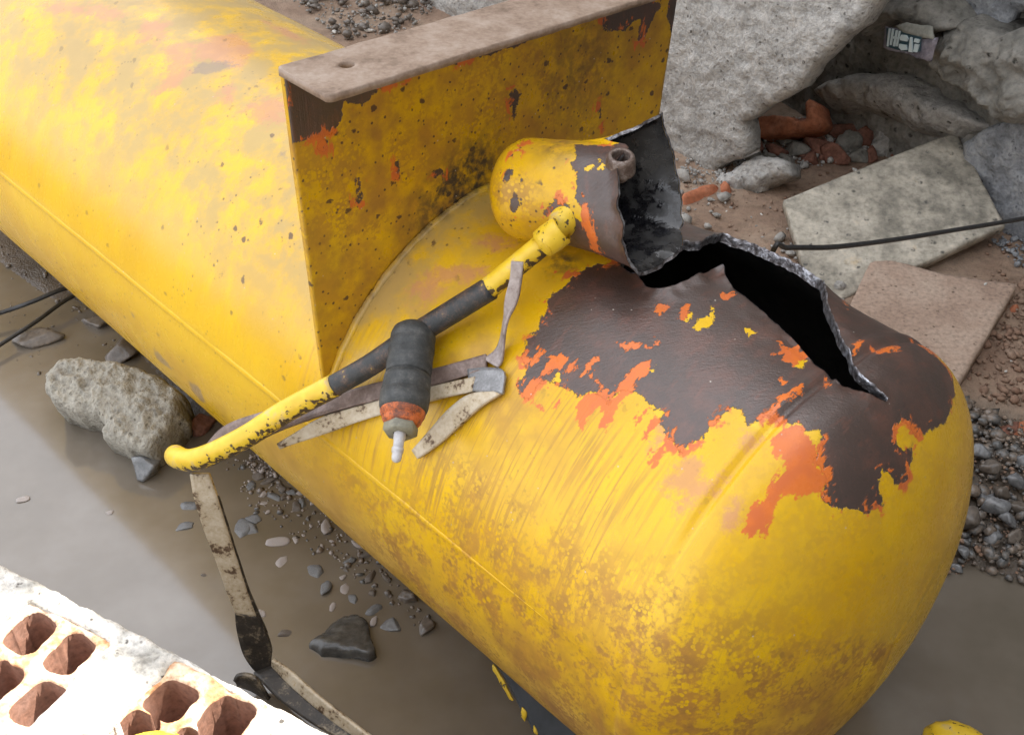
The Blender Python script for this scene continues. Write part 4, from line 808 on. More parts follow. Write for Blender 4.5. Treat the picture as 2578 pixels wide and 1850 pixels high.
# ------------------------------------------------------------------ 5. walls behind (they keep the sun off the tank)
wb1, wb2 = at_z(1107, 52), at_z(1752, 442)
wdir = (wb2 - wb1); wdir[2] = 0; wdir /= np.linalg.norm(wdir); wn_ = np.array([wdir[1], -wdir[0], 0]); wn_ = wn_ if wn_[1] < 0 else -wn_
WALL_H = 3.30
ww = lambda x, y: at_plane(x, y, wb2, wn_)
ew, ez = wdir, np.array([0, 0, 1.])
def w2(P): return np.array([(P - wb2) @ ew, P[2]])
outl = [w2(ww(*p)) for p in px('C', (170, 1085), (270, 1085), (330, 1092), (395, 1010), (450, 1000), (535, 985), (540, 930), (545, 850), (525, 770), (600, 720), (720, 640), (850, 575), (905, 490), (1050, 330), (1200, 200), (1350, 30), (1480, -150), (1560, -420))]
outl = np.array([(-3.2, -.05), (-1.5, .0), (-.95, -.02)] + [tuple(p) for p in outl]); outl = np.concatenate([outl, [(outl[-1, 0] + .05, WALL_H), (-3.2, WALL_H)]])
def flat_wall(name, poly, P0, ex, n, mat, thick, fine_box, parent=None, amp=.006, seed=0):
    """wall layer in a vertical plane with outline poly (x along ex, z up)"""
    (fx0, fx1, fz0, fz1) = fine_box; lo, hi = poly.min(0) - .02, poly.max(0) + .02; c = .0065
    a_ = lambda l, h, f0, f1: np.unique(np.concatenate([np.arange(l, min(f0, h), .06), np.arange(max(l, f0), min(f1, h), c), np.arange(max(l, f1), h + .06, .06)]).round(5))
    P, D, q, be = sheet(lambda Q: poly_sdf(Q, poly) + .006 * fbm(Q, 28, 3, seed) , a_(lo[0], hi[0], fx0, fx1), a_(lo[1], hi[1], fz0, fz1), c)
    base = P0 + P[:, :1] * ex + P[:, 1:] * np.array([0, 0, 1.]); ed = np.clip(-D / .02, 0, 1)
    h = amp * fbm(base, 22, 4, seed + 1) + amp * .55 * fbm(base, 75, 3, seed + 2) - .012 * (1 - ed) ** 2
    N = len(P); V = np.concatenate([base + h[:, None] * n, base - thick * n])
    if (np.cross(base[q[0, 1]] - base[q[0, 0]], base[q[0, 2]] - base[q[0, 0]]) @ n) < 0: q = q[:, flip]; be = be[:, ::-1]
    return mesh(name, V, np.concatenate([q, q[:, ::-1] + N, np.stack([be[:, 1], be[:, 0], be[:, 0] + N, be[:, 1] + N], 1)]), mat, parent)
OW = wb2 * [1, 1, 0]
pwall = thing('plastered_wall', OW, 'rough grey plastered wall with a ragged broken end, behind the tank and its foot plate', 'wall')
flat_wall('plaster', outl, OW, ew, wn_, MAT_MORTAR, .05, (-1.3, 1.0, -.05, .75), pwall, .009, 60)
# masonry core behind the plaster
bc0 = OW - wn_ * .14
mesh('core', np.array([bc0 + ew * a_ + ez * b_ + wn_ * c_ for c_ in (.085, -.06) for a_, b_ in ((-3.2, -.05), (-.06, -.05), (.06, .55), (.2, WALL_H - .02), (-3.2, WALL_H - .02))]), [[0, 1, 2, 3, 4], [9, 8, 7, 6, 5], [1, 0, 5, 6], [2, 1, 6, 7], [3, 2, 7, 8], [4, 3, 8, 9], [0, 4, 9, 5]], MAT_HUMP, pwall, smooth=False)
# second wall further back with loose plaster patches
W2P = at_z(2560, 600)
cwall = thing('cement_wall', W2P, 'dark smooth cement wall with patches of blue-grey rough plaster, behind the rubble', 'wall')
c2 = lambda x, y, off=0: at_plane(x, y, W2P + wn_ * off, wn_)
k2_ = lambda P: np.array([(P - W2P) @ ew, P[2]])
flat_wall('cement_face', np.array([(-1.6, -.05), (3.6, -.05), (3.6, 3.48), (.14, 3.48), (.04, 3.78), (-1.6, 3.78)]), W2P, ew, wn_, MAT_CEM, .18, (-.75, .5, -.05, .6), cwall, .012, 80)  # top out of view, stepped to let sun reach the hollow blocks
# unseen wall added on the right, out of the picture, to cut skylight
rw0 = W2P + ew * 1.95; rwq = [rw0 + a_ * wn_ + b_ * ew + c_ * ez for a_, b_, c_ in ((0, 0, -.05), (3.9, 0, -.05), (3.9, .2, -.05), (0, .2, -.05), (0, 0, 3.5), (3.9, 0, 3.5), (3.9, .2, 3.5), (0, .2, 3.5))]
mesh('added_shade_wall', rwq, [[3, 2, 1, 0], [4, 5, 6, 7], [0, 1, 5, 4], [1, 2, 6, 5], [2, 3, 7, 6], [3, 0, 4, 7]], MAT_MORTAR, cwall, smooth=False)
pt1 = np.array([k2_(c2(*p)) for p in px('C', (1680, -200), (1690, 0), (1735, 90), (1830, 135), (1900, 170), (1990, 205), (2050, 262), (2130, 268), (2225, 262), (2240, 120), (2268, 60), (2600, 40), (2700, -200))])
flat_wall('plaster_patch', pt1, W2P + wn_ * .035, ew, wn_, MAT_BLUEPL, .04, (-2, 2, -.1, 2), cwall, .012, 90)
pt2 = np.array([k2_(c2(*p)) for p in px('C', (1960, 850), (2060, 780), (2180, 740), (2268, 700), (2700, 600), (2800, 1500), (2268, 1480), (2180, 1400), (2100, 1290), (2040, 1100), (1980, 980))])
flat_wall('plaster_patch', pt2, W2P + wn_ * .045, ew, wn_, MAT_BLUEPL, .05, (-2, 2, -.1, 2), cwall, .013, 95)

# ------------------------------------------------------------------ 6. rubble behind, slabs
NC = np.array([.0, -.80, .60])
def cpoly(c, pts, off): 
    P0 = at_z(*px(c, off)[0], .03) if isinstance(off, tuple) else W2P + wn_ * off; return np.array([at_plane(*p, P0, NCC) for p in px(c, *pts)])
NCC = wn_ * .85 + np.array([0, 0, .53]); NCC /= np.linalg.norm(NCC)
def chunk(name, c, pts, off, mat, thick, label, cat, group=None, n=None, **kw):
    global NCC; keep_ = NCC
    if n is not None: NCC = np.asarray(n, float) / np.linalg.norm(n)
    P3_ = cpoly(c, pts, off); o = slab(name, P3_, NCC, mat, thick, smooth=kw.get('amp', 0) < .01, **kw); NCC = keep_
    return tag(o, label, cat, group)
chunk('mortar_ridge', 'C', [(925, 545), (1060, 470), (1230, 425), (1450, 420), (1620, 440), (1700, 500), (1790, 570), (1880, 610), (1960, 690), (2050, 745), (2020, 790), (1870, 805), (1700, 810), (1560, 780), (1400, 690), (1250, 650), (1130, 640), (1010, 620)], .16, MAT_HUMP, .22,
      'long grey ridge of set mortar curving below the printed packet', 'mortar lump', cell=.005, amp=.026, nscale=26, edge=.05, dome=.03, seed=101, octv=6)
chunk('hollow_shade_bank', 'C', [(1560, 330), (1700, 230), (1830, 150), (1950, 190), (2050, 240), (2330, 250), (2330, 400), (2330, 760), (2180, 800), (2060, 790), (1960, 700), (1880, 620), (1760, 560), (1640, 470)], .12, MAT_CEM, .12,  # dark-coloured bank in place of a recess, for the hollow's shade
      'added dark bank for the shade in the hollow right of the printed packet', 'bank', n=wn_, cell=.006, amp=.035, nscale=24, edge=.05, seed=103, octv=6)
chunk('cement_ledge', 'C', [(1195, 245), (1270, 150), (1350, 40), (1480, -20), (1680, -20), (1740, 100), (1830, 190), (1700, 215), (1560, 190), (1430, 150), (1330, 180), (1260, 240), (1215, 255)], .12, MAT_CEM, .12,
      'smooth olive cement ledge overhanging the printed packet', 'cement ledge', n=wn_, cell=.006, amp=.018, nscale=22, edge=.035, dome=.01, seed=104, octv=6)
chunk('mortar_lump', 'C', [(960, 555), (1060, 580), (1190, 650), (1290, 680), (1290, 740), (1200, 780), (1110, 750), (1040, 720), (1000, 640)], (1150, 850), MAT_HUMP, .06,
      'small grey mortar lump under the left end of the mortar ridge', 'mortar lump', cell=.0045, amp=.014, nscale=34, edge=.03, seed=105, octv=6)
chunk('mortar_lump', 'C', [(1330, 740), (1400, 720), (1480, 780), (1530, 800), (1525, 870), (1450, 900), (1390, 960), (1330, 990), (1290, 930), (1320, 840)], (1400, 1010), MAT_HUMP, .06,
      'knobbly grey mortar lump just above the stained concrete tile', 'mortar lump', cell=.0045, amp=.018, nscale=36, edge=.03, seed=106, octv=6)
chunk('mortar_lump', 'C', [(170, 1130), (300, 1090), (420, 1060), (560, 960), (720, 950), (800, 990), (800, 1060), (700, 1100), (600, 1150), (520, 1170), (400, 1180), (250, 1200)], (500, 1190), MAT_MORTAR, .06,
      'grey mortar spill at the foot of the plastered wall', 'mortar lump', cell=.0045, amp=.018, nscale=36, edge=.025, seed=107, octv=6)
# printed packet lying in the hollow
pk = [c2(*p, .16) for p in px('C', (1412, 165), (1565, 215), (1640, 240), (1730, 235), (1700, 390), (1560, 335), (1412, 295))]
m = M('grey_foil'); f_ = m.noise(m.obj, 60, 4, .6)
MAT_FOIL = m.out(m.ramp(f_, (.3, (.16, .15, .19)), (.6, (.33, .31, .36)), (.8, (.52, .5, .55))), .35, m.bump(m.noise(m.obj, 90, 4), .8, .004), metal=.35)
m = M('white_print'); MAT_PRINT = m.out((.62, .72, .74), .4, None)
m = M('blue_print'); MAT_PRINTD = m.out((.03, .07, .09), .4, None)
pkt = thing('printed_packet', np.array(pk).mean(0), 'crumpled shiny grey packet with blocky white lettering under the cement ledge', 'packet')
slab('foil', np.array(pk), wn_ + [0, 0, .1], MAT_FOIL, .004, .002, .004, .003, 45, 110, parent=pkt)
chP = [c2(*p, .163) for p in px('C', (1470, 160), (1540, 140), (1690, 160), (1700, 235), (1640, 240), (1560, 212))]
slab('torn_flap', np.array(chP), wn_ + [0, -.1, .4], earth('grey_card', [(.24, .24, .21), (.33, .33, .29)], 20, .7, .3, .002, 90), .006, .002, .004, .003, 45, 111, parent=pkt)
def glyph(c, pts, off, mat, nm): 
    P = np.array([c2(*p, off) for p in px(c, *pts)]); q = np.concatenate([P, P - wn_ * .003]); k = len(P)
    return mesh(nm, q, [list(range(k)), list(range(k, 2 * k))[::-1]] + [[i_, (i_ + 1) % k, k + (i_ + 1) % k, k + i_] for i_ in range(k)], mat, pkt, smooth=False)
glyph('M', [(625, 340), (780, 370), (900, 420), (1035, 450), (1020, 620), (940, 635), (760, 600), (620, 560)], .1660, MAT_PRINTD, 'print_panel')
for st in ([(650, 345), (668, 350), (640, 560), (625, 555)], [(690, 350), (708, 355), (680, 545), (662, 540)], [(735, 365), (752, 370), (725, 560), (700, 555)], [(770, 375), (785, 380), (752, 560), (738, 555)], [(705, 440), (750, 450), (745, 475), (700, 465)],
           [(800, 420), (860, 430), (880, 470), (870, 500), (790, 485), (780, 455)], [(775, 530), (860, 545), (870, 600), (800, 605), (770, 570)], [(905, 450), (925, 455), (935, 630), (885, 622)], [(960, 465), (1020, 480), (1005, 520), (950, 505)], [(960, 530), (1010, 540), (985, 630), (945, 620)]):
    glyph('M', st, .1690, MAT_PRINT, 'printed_letter')

# concrete tile and the slab beneath it
def quad_slab(name, pts, mat, thick, label, cat, amp=.0012, seed=0, cell=.006):
    pts = np.array(pts); n = np.cross(pts[1] - pts[0], pts[2] - pts[0]); n = n if n[2] > 0 else -n
    n /= np.linalg.norm(n)
    o = slab(name, pts, n, mat, thick, .0015, cell, amp, 50, seed, wobble=.22); return tag(o, label, cat)
quad_slab('concrete_slab', [at_z(2200, 640, .06), at_z(2380, 690, .06), at_z(2562, 714, .06), at_z(2490, 836, .06), at_z(2420, 955, .06), at_z(2300, 1010, .06), at_z(2100, 850, .06)], MAT_SLABB, .03, 'buff concrete slab lying flat, half under the stained tile', 'slab', seed=120)
tl_ = [at_z(1973, 503, .10), at_z(2190, 415, .13), at_z(2407, 331, .16), at_z(2470, 450, .125), at_z(2530, 566, .09), at_z(2340, 655, .075), at_z(2149, 738, .06), at_z(2060, 790, .055), at_z(2015, 640, .08)]
tl_n = np.cross(tl_[2] - tl_[0], tl_[4] - tl_[0]); tl_n = tl_n / np.linalg.norm(tl_n); tl_ = [at_plane(*proj(p), tl_[0], tl_n) for p in tl_]
quad_slab('concrete_tile', tl_, MAT_SLABT, .022, 'stained grey and tan concrete tile leaning on the buff slab', 'slab', seed=121, amp=.0022, cell=.005)

# brick fragments
def frag(c, pts, off, mat, thick, label, n=None, seed=0, amp=.004, nm='brick_fragment', group='broken brick pieces in the rubble'):
    return chunk(nm, c, pts, off, mat, thick, label, 'brick', group, n=n, cell=.005, amp=amp, nscale=40, edge=.008, seed=seed)
frag('C', [(535, 765), (640, 720), (760, 708), (860, 735), (920, 735), (915, 640), (935, 610), (970, 630), (992, 740), (960, 780), (880, 805), (760, 820), (640, 845), (570, 800)], (700, 960), MAT_BRICK, .07, 'large orange brick fragment jutting from under the plastered wall', seed=130)
def gslab(name, c, pts, z_, mat, thick, label, cat, group=None, seed=0, amp=.003, cell=.005, tilt=(0, 0, 1), edge=None, dome=0, nscale=40):
    sm_ = amp < .01
    n = np.asarray(tilt, float); n /= np.linalg.norm(n); pts = px(c, *pts); ctr = np.mean(pts, 0); P0 = at_z(*ctr, z_)
    o = slab(name, np.array([at_plane(*p, P0, n) for p in pts]), n, mat, thick, edge, cell, amp, nscale, seed, dome, smooth=sm_, octv=4 if sm_ else 5); return tag(o, label, cat, group)
gslab('brick_fragment', 'C', [(150, 1175), (250, 1130), (350, 1108), (395, 1118), (385, 1140), (300, 1180), (190, 1212), (150, 1205)], .05, MAT_BRICK, .05, 'slim orange brick sliver beside the pot mouth at the wall foot', 'brick', 'broken brick pieces in the rubble', 131)
gslab('brick_fragment', 'C', [(405, 1095), (440, 1090), (465, 1125), (450, 1165), (425, 1160)], .05, MAT_BRICK, .04, 'small orange brick crumb right of the slim sliver', 'brick', 'broken brick pieces in the rubble', 132)
gslab('brick_fragment', 'N', [(1560, 110), (1640, 80), (1720, 130), (1700, 200), (1580, 215), (1520, 180)], .06, MAT_BRICKD, .04, 'dull red brick lump on the back edge of the buff slab', 'brick', 'broken brick pieces in the rubble', 133)
gslab('brick_fragment', 'N', [(2120, 380), (2200, 360), (2240, 400), (2180, 450), (2130, 430)], .045, MAT_BRICK, .04, 'small round red brick lump beside the right corner of the buff slab', 'brick', 'broken brick pieces in the rubble', 134)
gslab('brick_fragment', 'O', [(700, 300), (740, 240), (830, 190), (940, 165), (1100, 160), (1100, 390), (980, 380), (860, 365), (740, 340)], .035, MAT_BRICK, .05, 'flat red brick piece bedded in the gravel right of the tank head', 'brick', 'broken brick pieces in the rubble', 135)
frag('C', [(660, 890), (720, 870), (760, 910), (740, 960), (690, 950)], (700, 1000), MAT_BRICKD, .05, 'dull red brick nub in the dark hollow below the large orange fragment', seed=136)
frag('C', [(1230, 810), (1280, 770), (1315, 800), (1300, 880), (1250, 900)], (1270, 960), MAT_BRICKD, .05, 'dull red brick nub left of the knobbly mortar lump', seed=137)
frag('C', [(1400, 910), (1460, 870), (1540, 890), (1530, 950), (1440, 970)], (1460, 1010), MAT_BRICKD, .05, 'dark brown brick nub right of the knobbly mortar lump', seed=138)
gslab('brick_fragment', 'F', [(2110, 1150), (2180, 1100), (2268, 1090), (2268, 1180), (2180, 1200)], .04, MAT_BRICKD, .05, 'dark red brick piece at the right border above the gravel', 'brick', 'broken brick pieces in the rubble', 139)

# stones in the hollow beneath the broken wall
r_ = np.random.default_rng(5); cnt = 0
for x, y, s_, mt in [(600, 930, .028, 2), (830, 900, .03, 1), (950, 850, .035, 2), (1060, 830, .03, 1), (1150, 880, .036, 2), (1200, 960, .034, 1), (1000, 950, .03, 2), (880, 970, .03, 1), (1100, 1010, .03, 2), (1240, 1010, .026, 1), (960, 1030, .026, 2), (820, 1040, .024, 1), (700, 1020, .022, 1), (1340, 1000, .024, 2), (620, 1010, .026, 1)]:
    P = gpt(*px('C', (x, y))[0]); o = rock('rubble_stone', P + [0, .02, -.006], s_ * 1.25, (MAT_STONE2, MAT_CEM, MAT_BRICKD)[mt], 200 + cnt, 3, (1, .8, .7), r_.uniform(0, 6), r_.uniform(-.4, .4), .12)
    tag(o, 'dark earthy lump of rubble in the hollow under the broken wall end', 'stone', 'rubble lumps under the broken wall'); cnt += 1

# ------------------------------------------------------------------ 7. lumps and stones in the puddle
gslab('mortar_chunk', 'D', [(275, 850), (330, 790), (400, 745), (520, 745), (640, 765), (720, 760), (800, 790), (900, 820), (1000, 860), (1080, 910), (1130, 970), (1120, 1060), (1080, 1150), (1040, 1230), (980, 1290), (920, 1340), (840, 1310), (760, 1290), (700, 1270), (640, 1240), (620, 1190), (660, 1160), (610, 1110), (540, 1090), (430, 1060), (330, 1020), (275, 950)], .075, MAT_CHUNK, .085,
      'large pale rough mortar chunk standing in the puddle beside the tank', 'mortar chunk', seed=140, amp=.013, cell=.0034, edge=.012, dome=.010, tilt=(-.1, -.35, 1), nscale=75)
for c, p, s_, sq, lab, mt, sd in (('D', (250, 660), .040, (1.2, .75, .6), 'dark rough lump of mortar in the puddle near the two cables', MAT_STONE2, 150), ('D', (820, 740), .044, (1.1, .8, .6), 'dark mortar lump tucked between the pale chunk and the tank', MAT_STONE2, 151), ('D', (620, 550), .030, (1.2, .7, .6), 'dark wet lump against the tank behind the cables', MAT_STONE2, 152),
                                  ('D', (950, 1490), .037, (1, .85, .8), 'smooth dark stone standing in the puddle left of the hooked pipe', MAT_STONE, 153), ('D', (1280, 1230), .030, (.7, 1, .8), 'dark brown stone in the shade between pale chunk and hooked pipe', MAT_BRICKD, 154), ('D', (1140, 1290), .015, (1, .7, .5), 'reddish chip at the foot of the pale chunk', MAT_BRICKD, 155),
                                  ('P', (1420, 1150), .026, (.8, 1, .6), 'brownish stone pressed against the tank beyond the flat slate', MAT_STONE2, 156), ('P', (1270, 1380), .018, (1, .9, .6), 'small dark glossy stone right of the flat slate', MAT_STONE, 157), ('P', (1560, 1390), .02, (1, .8, .5), 'grey pebble barely showing above the water near the tank', MAT_STONE2, 158),
                                  ('D', (820, 1420), .012, (1, .5, .4), 'thin brown stick-like shard beside the smooth dark stone', MAT_BRICKD, 159)):
    x, y = px(c, p)[0]; o = rock('puddle_stone', gpt(x, y), s_, mt, sd, 4, sq, sd * 1.3, .1, .10 if mt is not MAT_STONE else .03, parent=None, sink=.35); tag(o, lab, 'stone', 'stones lying in the puddle')
gslab('flat_slate', 'P', [(545, 1545), (640, 1440), (740, 1350), (840, 1270), (960, 1250), (1040, 1330), (1090, 1450), (1110, 1540), (1060, 1580), (930, 1570), (800, 1580), (660, 1595)], .006, MAT_SLATE, .02, 'flat dark wedge of slate lying in the puddle below the pebbles', 'stone', 'stones lying in the puddle', 160, .0101, .006, (-.16, .16, 1), .002, .002, 16)
peb = [(270, 660, 15, 3), (440, 655, 9, 3), (325, 835, 11, 3), (710, 545, 13, 3), (600, 930, 17, 1), (690, 1080, 14, 1), (915, 830, 11, 1), (980, 690, 10, 3), (1065, 780, 11, 2), (850, 975, 8, 3), (870, 1070, 10, 3), (1080, 985, 12, 2), (930, 1170, 10, 1), (1100, 1110, 10, 2), (1110, 1270, 13, 1), (1120, 1370, 8, 3), (750, 1240, 7, 3), (340, 1460, 11, 2), (140, 1285, 8, 3),
       (60, 470, 14, 1), (25, 560, 16, 1), (155, 260, 9, 3), (235, 270, 11, 1), (320, 210, 12, 2), (440, 370, 13, 2), (480, 240, 10, 3), (150, 325, 6, 3), (190, 410, 6, 3), (400, 240, 9, 1), (330, 280, 8, 2), (500, 330, 9, 1), (590, 330, 6, 3), (40, 180, 10, 1), (120, 100, 16, 2), (200, 130, 14, 2), (570, 528, 4, 3), (750, 660, 4, 3), (500, 610, 4, 3), (870, 910, 6, 2), (1230, 990, 9, 2)]
peb2 = [(150, 165, 9, 3), (695, 250, 8, 3), (1190, 210, 15, 1), (1165, 340, 13, 1), (1530, 350, 20, 1), (1290, 640, 5, 2)]
cols_ = {1: MAT_STONE, 2: MAT_STONE2, 3: MAT_STONE3}; words = {1: 'dark wet', 2: 'brown', 3: 'pale pinkish'}
protos = {}
for lst, c in ((peb, 'P'), (peb2, 'G')):
    for i_, (x, y, sz, mt) in enumerate(lst):
        X, Y = px(c, (x, y))[0]; P = gpt(X, Y); s_ = sz * 1.5 / 3.464 / F * depth(P) * 3.7
        key = (mt, i_ % 4)
        if key not in protos:
            o = rock('pebble', (0, 0, 0), 1, cols_[mt], 300 + i_ + mt, 3, (1.2, .75, .42), 0, 0, .05, 11); protos[key] = o
        else:
            o = protos[key].copy(); COL.objects.link(o)
        o.location = (P[0], P[1], max(P[2] - .15 * s_, -.004 - .28 * s_)); o.scale = (s_ * r_.uniform(.8, 1.25), s_, s_ * r_.uniform(.7, 1)); o.rotation_euler = (0, 0, r_.uniform(0, 6.2))
        tag(o, words[mt] + ' pebble poking out of the shallow muddy water beside the tank', 'pebble', words[mt] + ' pebbles in the shallow water')
# gravel: countless small stones, one object
def gravel(name, poly_c, n, smin, smax, seed, mat, lift=.0, zmin=-1.):
    r = np.random.default_rng(seed); poly = np.array([at_z(*p)[:2] for p in poly_c]); lo, hi = poly.min(0), poly.max(0); V = []; Fc = []; k_ = 0; base = [rock_shape(400 + i_, 1, 9, .1, (1, .8, .6)) for i_ in range(8)]
    while k_ < n:
        p = r.uniform(lo, hi, (n, 2)); p = p[poly_sdf(p, poly) < 0]
        for q in p:
            if k_ >= n: break
            W, f_ = base[r.integers(8)]; s_ = smin * (smax / smin) ** (r.random() ** 2.2); a_ = r.uniform(0, 6.28); W = W * s_ * r.uniform(.75, 1.2, 3); W = W @ np.array([[math.cos(a_), -math.sin(a_), 0], [math.sin(a_), math.cos(a_), 0], [0, 0, 1]])
            V.append(W + [q[0], q[1], max(zmin - s_ * .1, float(ground_h(q[None])[0][0])) + s_ * .15 + lift * r.random()]); Fc.append(f_ + k_ * len(W)); k_ += 1
    return tag(mesh(name, np.concatenate(V), np.concatenate(Fc), mat, smooth=False), kind='stuff')
gravel('gravel', [(2380, 1040), (2578, 1120), (2750, 1200), (2700, 1500), (2500, 1440), (2400, 1420), (2330, 1450), (2200, 1300)], 950, .004, .019, 1, MAT_GRAVEL, .012)
gravel('gravel_dirt', [(2340, 1040), (2620, 1100), (2760, 1200), (2700, 1480), (2500, 1440), (2380, 1440), (2200, 1300)], 900, .002, .007, 24, MAT_CRUMB, .010)
gravel('mud_grit', [(590, 1150), (650, 1140), (760, 1240), (730, 1260), (640, 1220)], 150, .002, .007, 2, MAT_STONE3, 0.006)
gravel('wet_shards', [(560, 1160), (640, 1150), (760, 1230), (960, 1410), (1110, 1545), (1040, 1570), (900, 1470), (760, 1370), (640, 1290)], 150, .0025, .0095, 21, MAT_GRAVEL, 0, -.004)
gravel('pale_shards', [(600, 1150), (660, 1140), (780, 1230), (960, 1400), (900, 1440), (740, 1330), (620, 1250)], 60, .002, .006, 22, MAT_STONE3, 0, -.004)
gravel('puddle_silt', [(0, 640), (330, 860), (560, 1100), (420, 1130), (200, 980), (0, 900)], 70, .0015, .006, 23, MAT_STONE2, 0, -.004)
gravel('brown_grit', [(0, 600), (130, 680), (330, 860), (420, 1000), (300, 900), (100, 790), (0, 740)], 60, .003, .009, 3, MAT_STONE2, 0)
gravel('clay_crumbs', [(1700, 470), (2000, 440), (2200, 380), (2450, 600), (2578, 650), (2578, 1000), (2420, 980), (2100, 760), (1800, 640)], 700, .0015, .008, 4, MAT_CRUMB, .004)
gravel('far_rubble', [(640, -60), (900, -60), (1150, 30), (1000, 110), (870, 130)], 260, .006, .03, 6, MAT_STONE2, .02)
gravel('far_crumbs', [(600, -90), (900, -90), (1150, 30), (1000, 120), (850, 130)], 700, .003, .012, 9, MAT_HUMP, .01)
gravel('hollow_crumbs', px('C', (440, 1130), (530, 950), (640, 850), (900, 800), (1020, 690), (1300, 760), (1560, 860), (1500, 960), (1200, 1060), (900, 1120), (700, 1150)), 650, .003, .016, 11, MAT_HUMP, .012)
gravel('hollow_brick_crumbs', px('C', (640, 850), (900, 800), (1300, 800), (1500, 900), (1200, 1040), (900, 1080)), 140, .004, .016, 12, MAT_BRICKD, .014)
gravel('wall_foot_crumbs', px('C', (130, 1200), (170, 1060), (420, 1040), (840, 1040), (780, 1130), (500, 1190), (250, 1240)), 320, .002, .009, 13, MAT_MORTAR, .006)
gravel('tile_crumbs', px('C', (1960, 1500), (2150, 1420), (2400, 1300), (2400, 1700), (2200, 1720)), 260, .003, .014, 14, MAT_BLUEPL, .008)
pr_ = lambda s_, u_: proj(OT * [1, 1, 0] + HD * s_ + UH * u_)
gravel('back_rubble', [pr_(.2, .36), pr_(1.7, .36), pr_(1.6, .98), (1752, 440), pr_(.2, .98)], 520, .004, .026, 25, MAT_HUMP, .01)
gravel('mixed_crumbs', [(2450, 760), (2640, 700), (2700, 1060), (2480, 1060), (2420, 980)], 420, .003, .014, 8, MAT_CRUMB, .004)
big = [(2498, 1190, .022), (2470, 1255, .020), (2495, 1290, .026), (2440, 1320, .024), (2555, 1225, .02), (2530, 1320, .017), (2550, 1360, .020), (2460, 1150, .018), (2500, 1365, .018), (2520, 1250, .016), (2420, 1400, .014), (2400, 1440, .013), (2560, 1290, .018), (2570, 1170, .018)]
for i_, (x, y, s_) in enumerate(big):
    o = rock('gravel_stone', gpt(x, y) + [0, 0, .004], s_, MAT_STONE if i_ % 3 else MAT_STONE2, 330 + i_, 3, (1, .85, .7), i_ * 1.7, .2, .07); tag(o, 'dark angular wet stone in the gravel right of the tank head', 'stone', 'larger stones in the gravel by the tank head')
white = [(1936, 468, 14, .03), (1828, 535, 5, .03), (1917, 541, 5, .03), (1993, 580, 7, .03), (1785, 513, 4, .03), (842, 82, 10, .03), (928, 80, 13, .03), (2480, 716, 6, .06), (2150, 430, 9, .05), (2545, 910, 5, .03), (2531, 935, 5, .03)]
for i_, (x, y, sz, z_) in enumerate(white):
    P = at_z(x, y, z_); s_ = sz / F * depth(P); o = rock('white_chip', P, s_, MAT_WHITE, 350 + i_, 2, (1.3, .8, .5), i_, 0, .08); tag(o, 'tiny white chip of plaster lying on the ground behind the tank', 'chip', 'white chips scattered behind the tank')

# ------------------------------------------------------------------ 8. cables, yellow pieces
def cable(name, pts, rad, label):
    return tag(tube(name, crom(pts, 10), rad, MAT_WIRE, seg=10), label, 'cable')
cable('cable', [at_z(*p, z_) for p, z_ in (((-120, 850), .02), (0, 788), ) if False] or [at_z(-200, 850, .02), at_z(0, 788, .02), at_z(80, 760, .03), at_z(170, 724, .035), at_z(320, 680, .02)], .0042, 'pale shiny cable crossing the puddle into the tank, upper of two')
cable('cable', [at_z(-200, 1000, .01), at_z(0, 868, .015), at_z(90, 810, .02), at_z(185, 745, .02), at_z(320, 690, .02)], .0040, 'dark cable crossing the puddle into the tank, lower of two')
dw = depth(tk(1980, 624))
c0_ = at_d(1945, 634, dw + .20); bk2_ = c0_ + np.array([-.015, .02, -.16]); bk_ = np.array([c0_[0] - .10, c0_[1] + .12, .03])
cable('cable', [bk_, bk2_, c0_, at_d(1985, 624, dw + .22), at_d(2100, 622, dw + .28), at_d(2250, 604, dw + .40), at_d(2400, 580, dw + .52), at_d(2578, 550, dw + .64), at_d(2800, 505, dw + .8)], .0038, 'black cable running from behind the torn tank over the stained tile')
gslab('yellow_pipe_stub', 'f', [(2342, 1812), (2358, 1796), (2395, 1790), (2445, 1806), (2500, 1846), (2560, 1900), (2560, 1960), (2342, 1960)], .05, MAT_PIPE, .05, 'broken end of a yellow pipe at the bottom right corner', 'pipe', None, 170, .003, .004, (0, 0, 1), .02)

# ------------------------------------------------------------------ 9. hollow block wall in the sun, bottom left
ZB = .384
qb = lambda x, y, z_=ZB: at_z(x, y, z_)
b0, b1_ = qb(73, 1591), qb(174, 1643); bu = (b1_ - b0); bu[2] = 0; bu /= np.linalg.norm(bu); bv = np.array([bu[1], -bu[0], 0.]); bv = bv if bv @ (qb(75, 1765) - b1_) > 0 else -bv
B2 = lambda x, y: np.array([(qb(x, y) - b0) @ bu, (qb(x, y) - b0) @ bv])
bw = thing('hollow_block_wall', b0 * [1, 1, 0], 'low sunlit wall of hollow clay blocks and mortar at the bottom left', 'wall')
def rrect(q, c, hw, r): d = np.abs(q - c) - (np.asarray(hw) - r); return np.linalg.norm(np.maximum(d, 0), axis=1) + np.minimum(d.max(1), 0) - r
HOL = [B2(*px('Q', p)[0]) for p in ((265, 690), (630, 880), (340, 1330))] ; EDGE = [B2(0, 1420), B2(830, 1850)]
print('DBG holes', np.round(HOL, 3).tolist(), 'edge', np.round(EDGE, 3).tolist(), 'h4', B2(431, 1759).round(3), B2(571, 1807).round(3), B2(327, 1835).round(3))
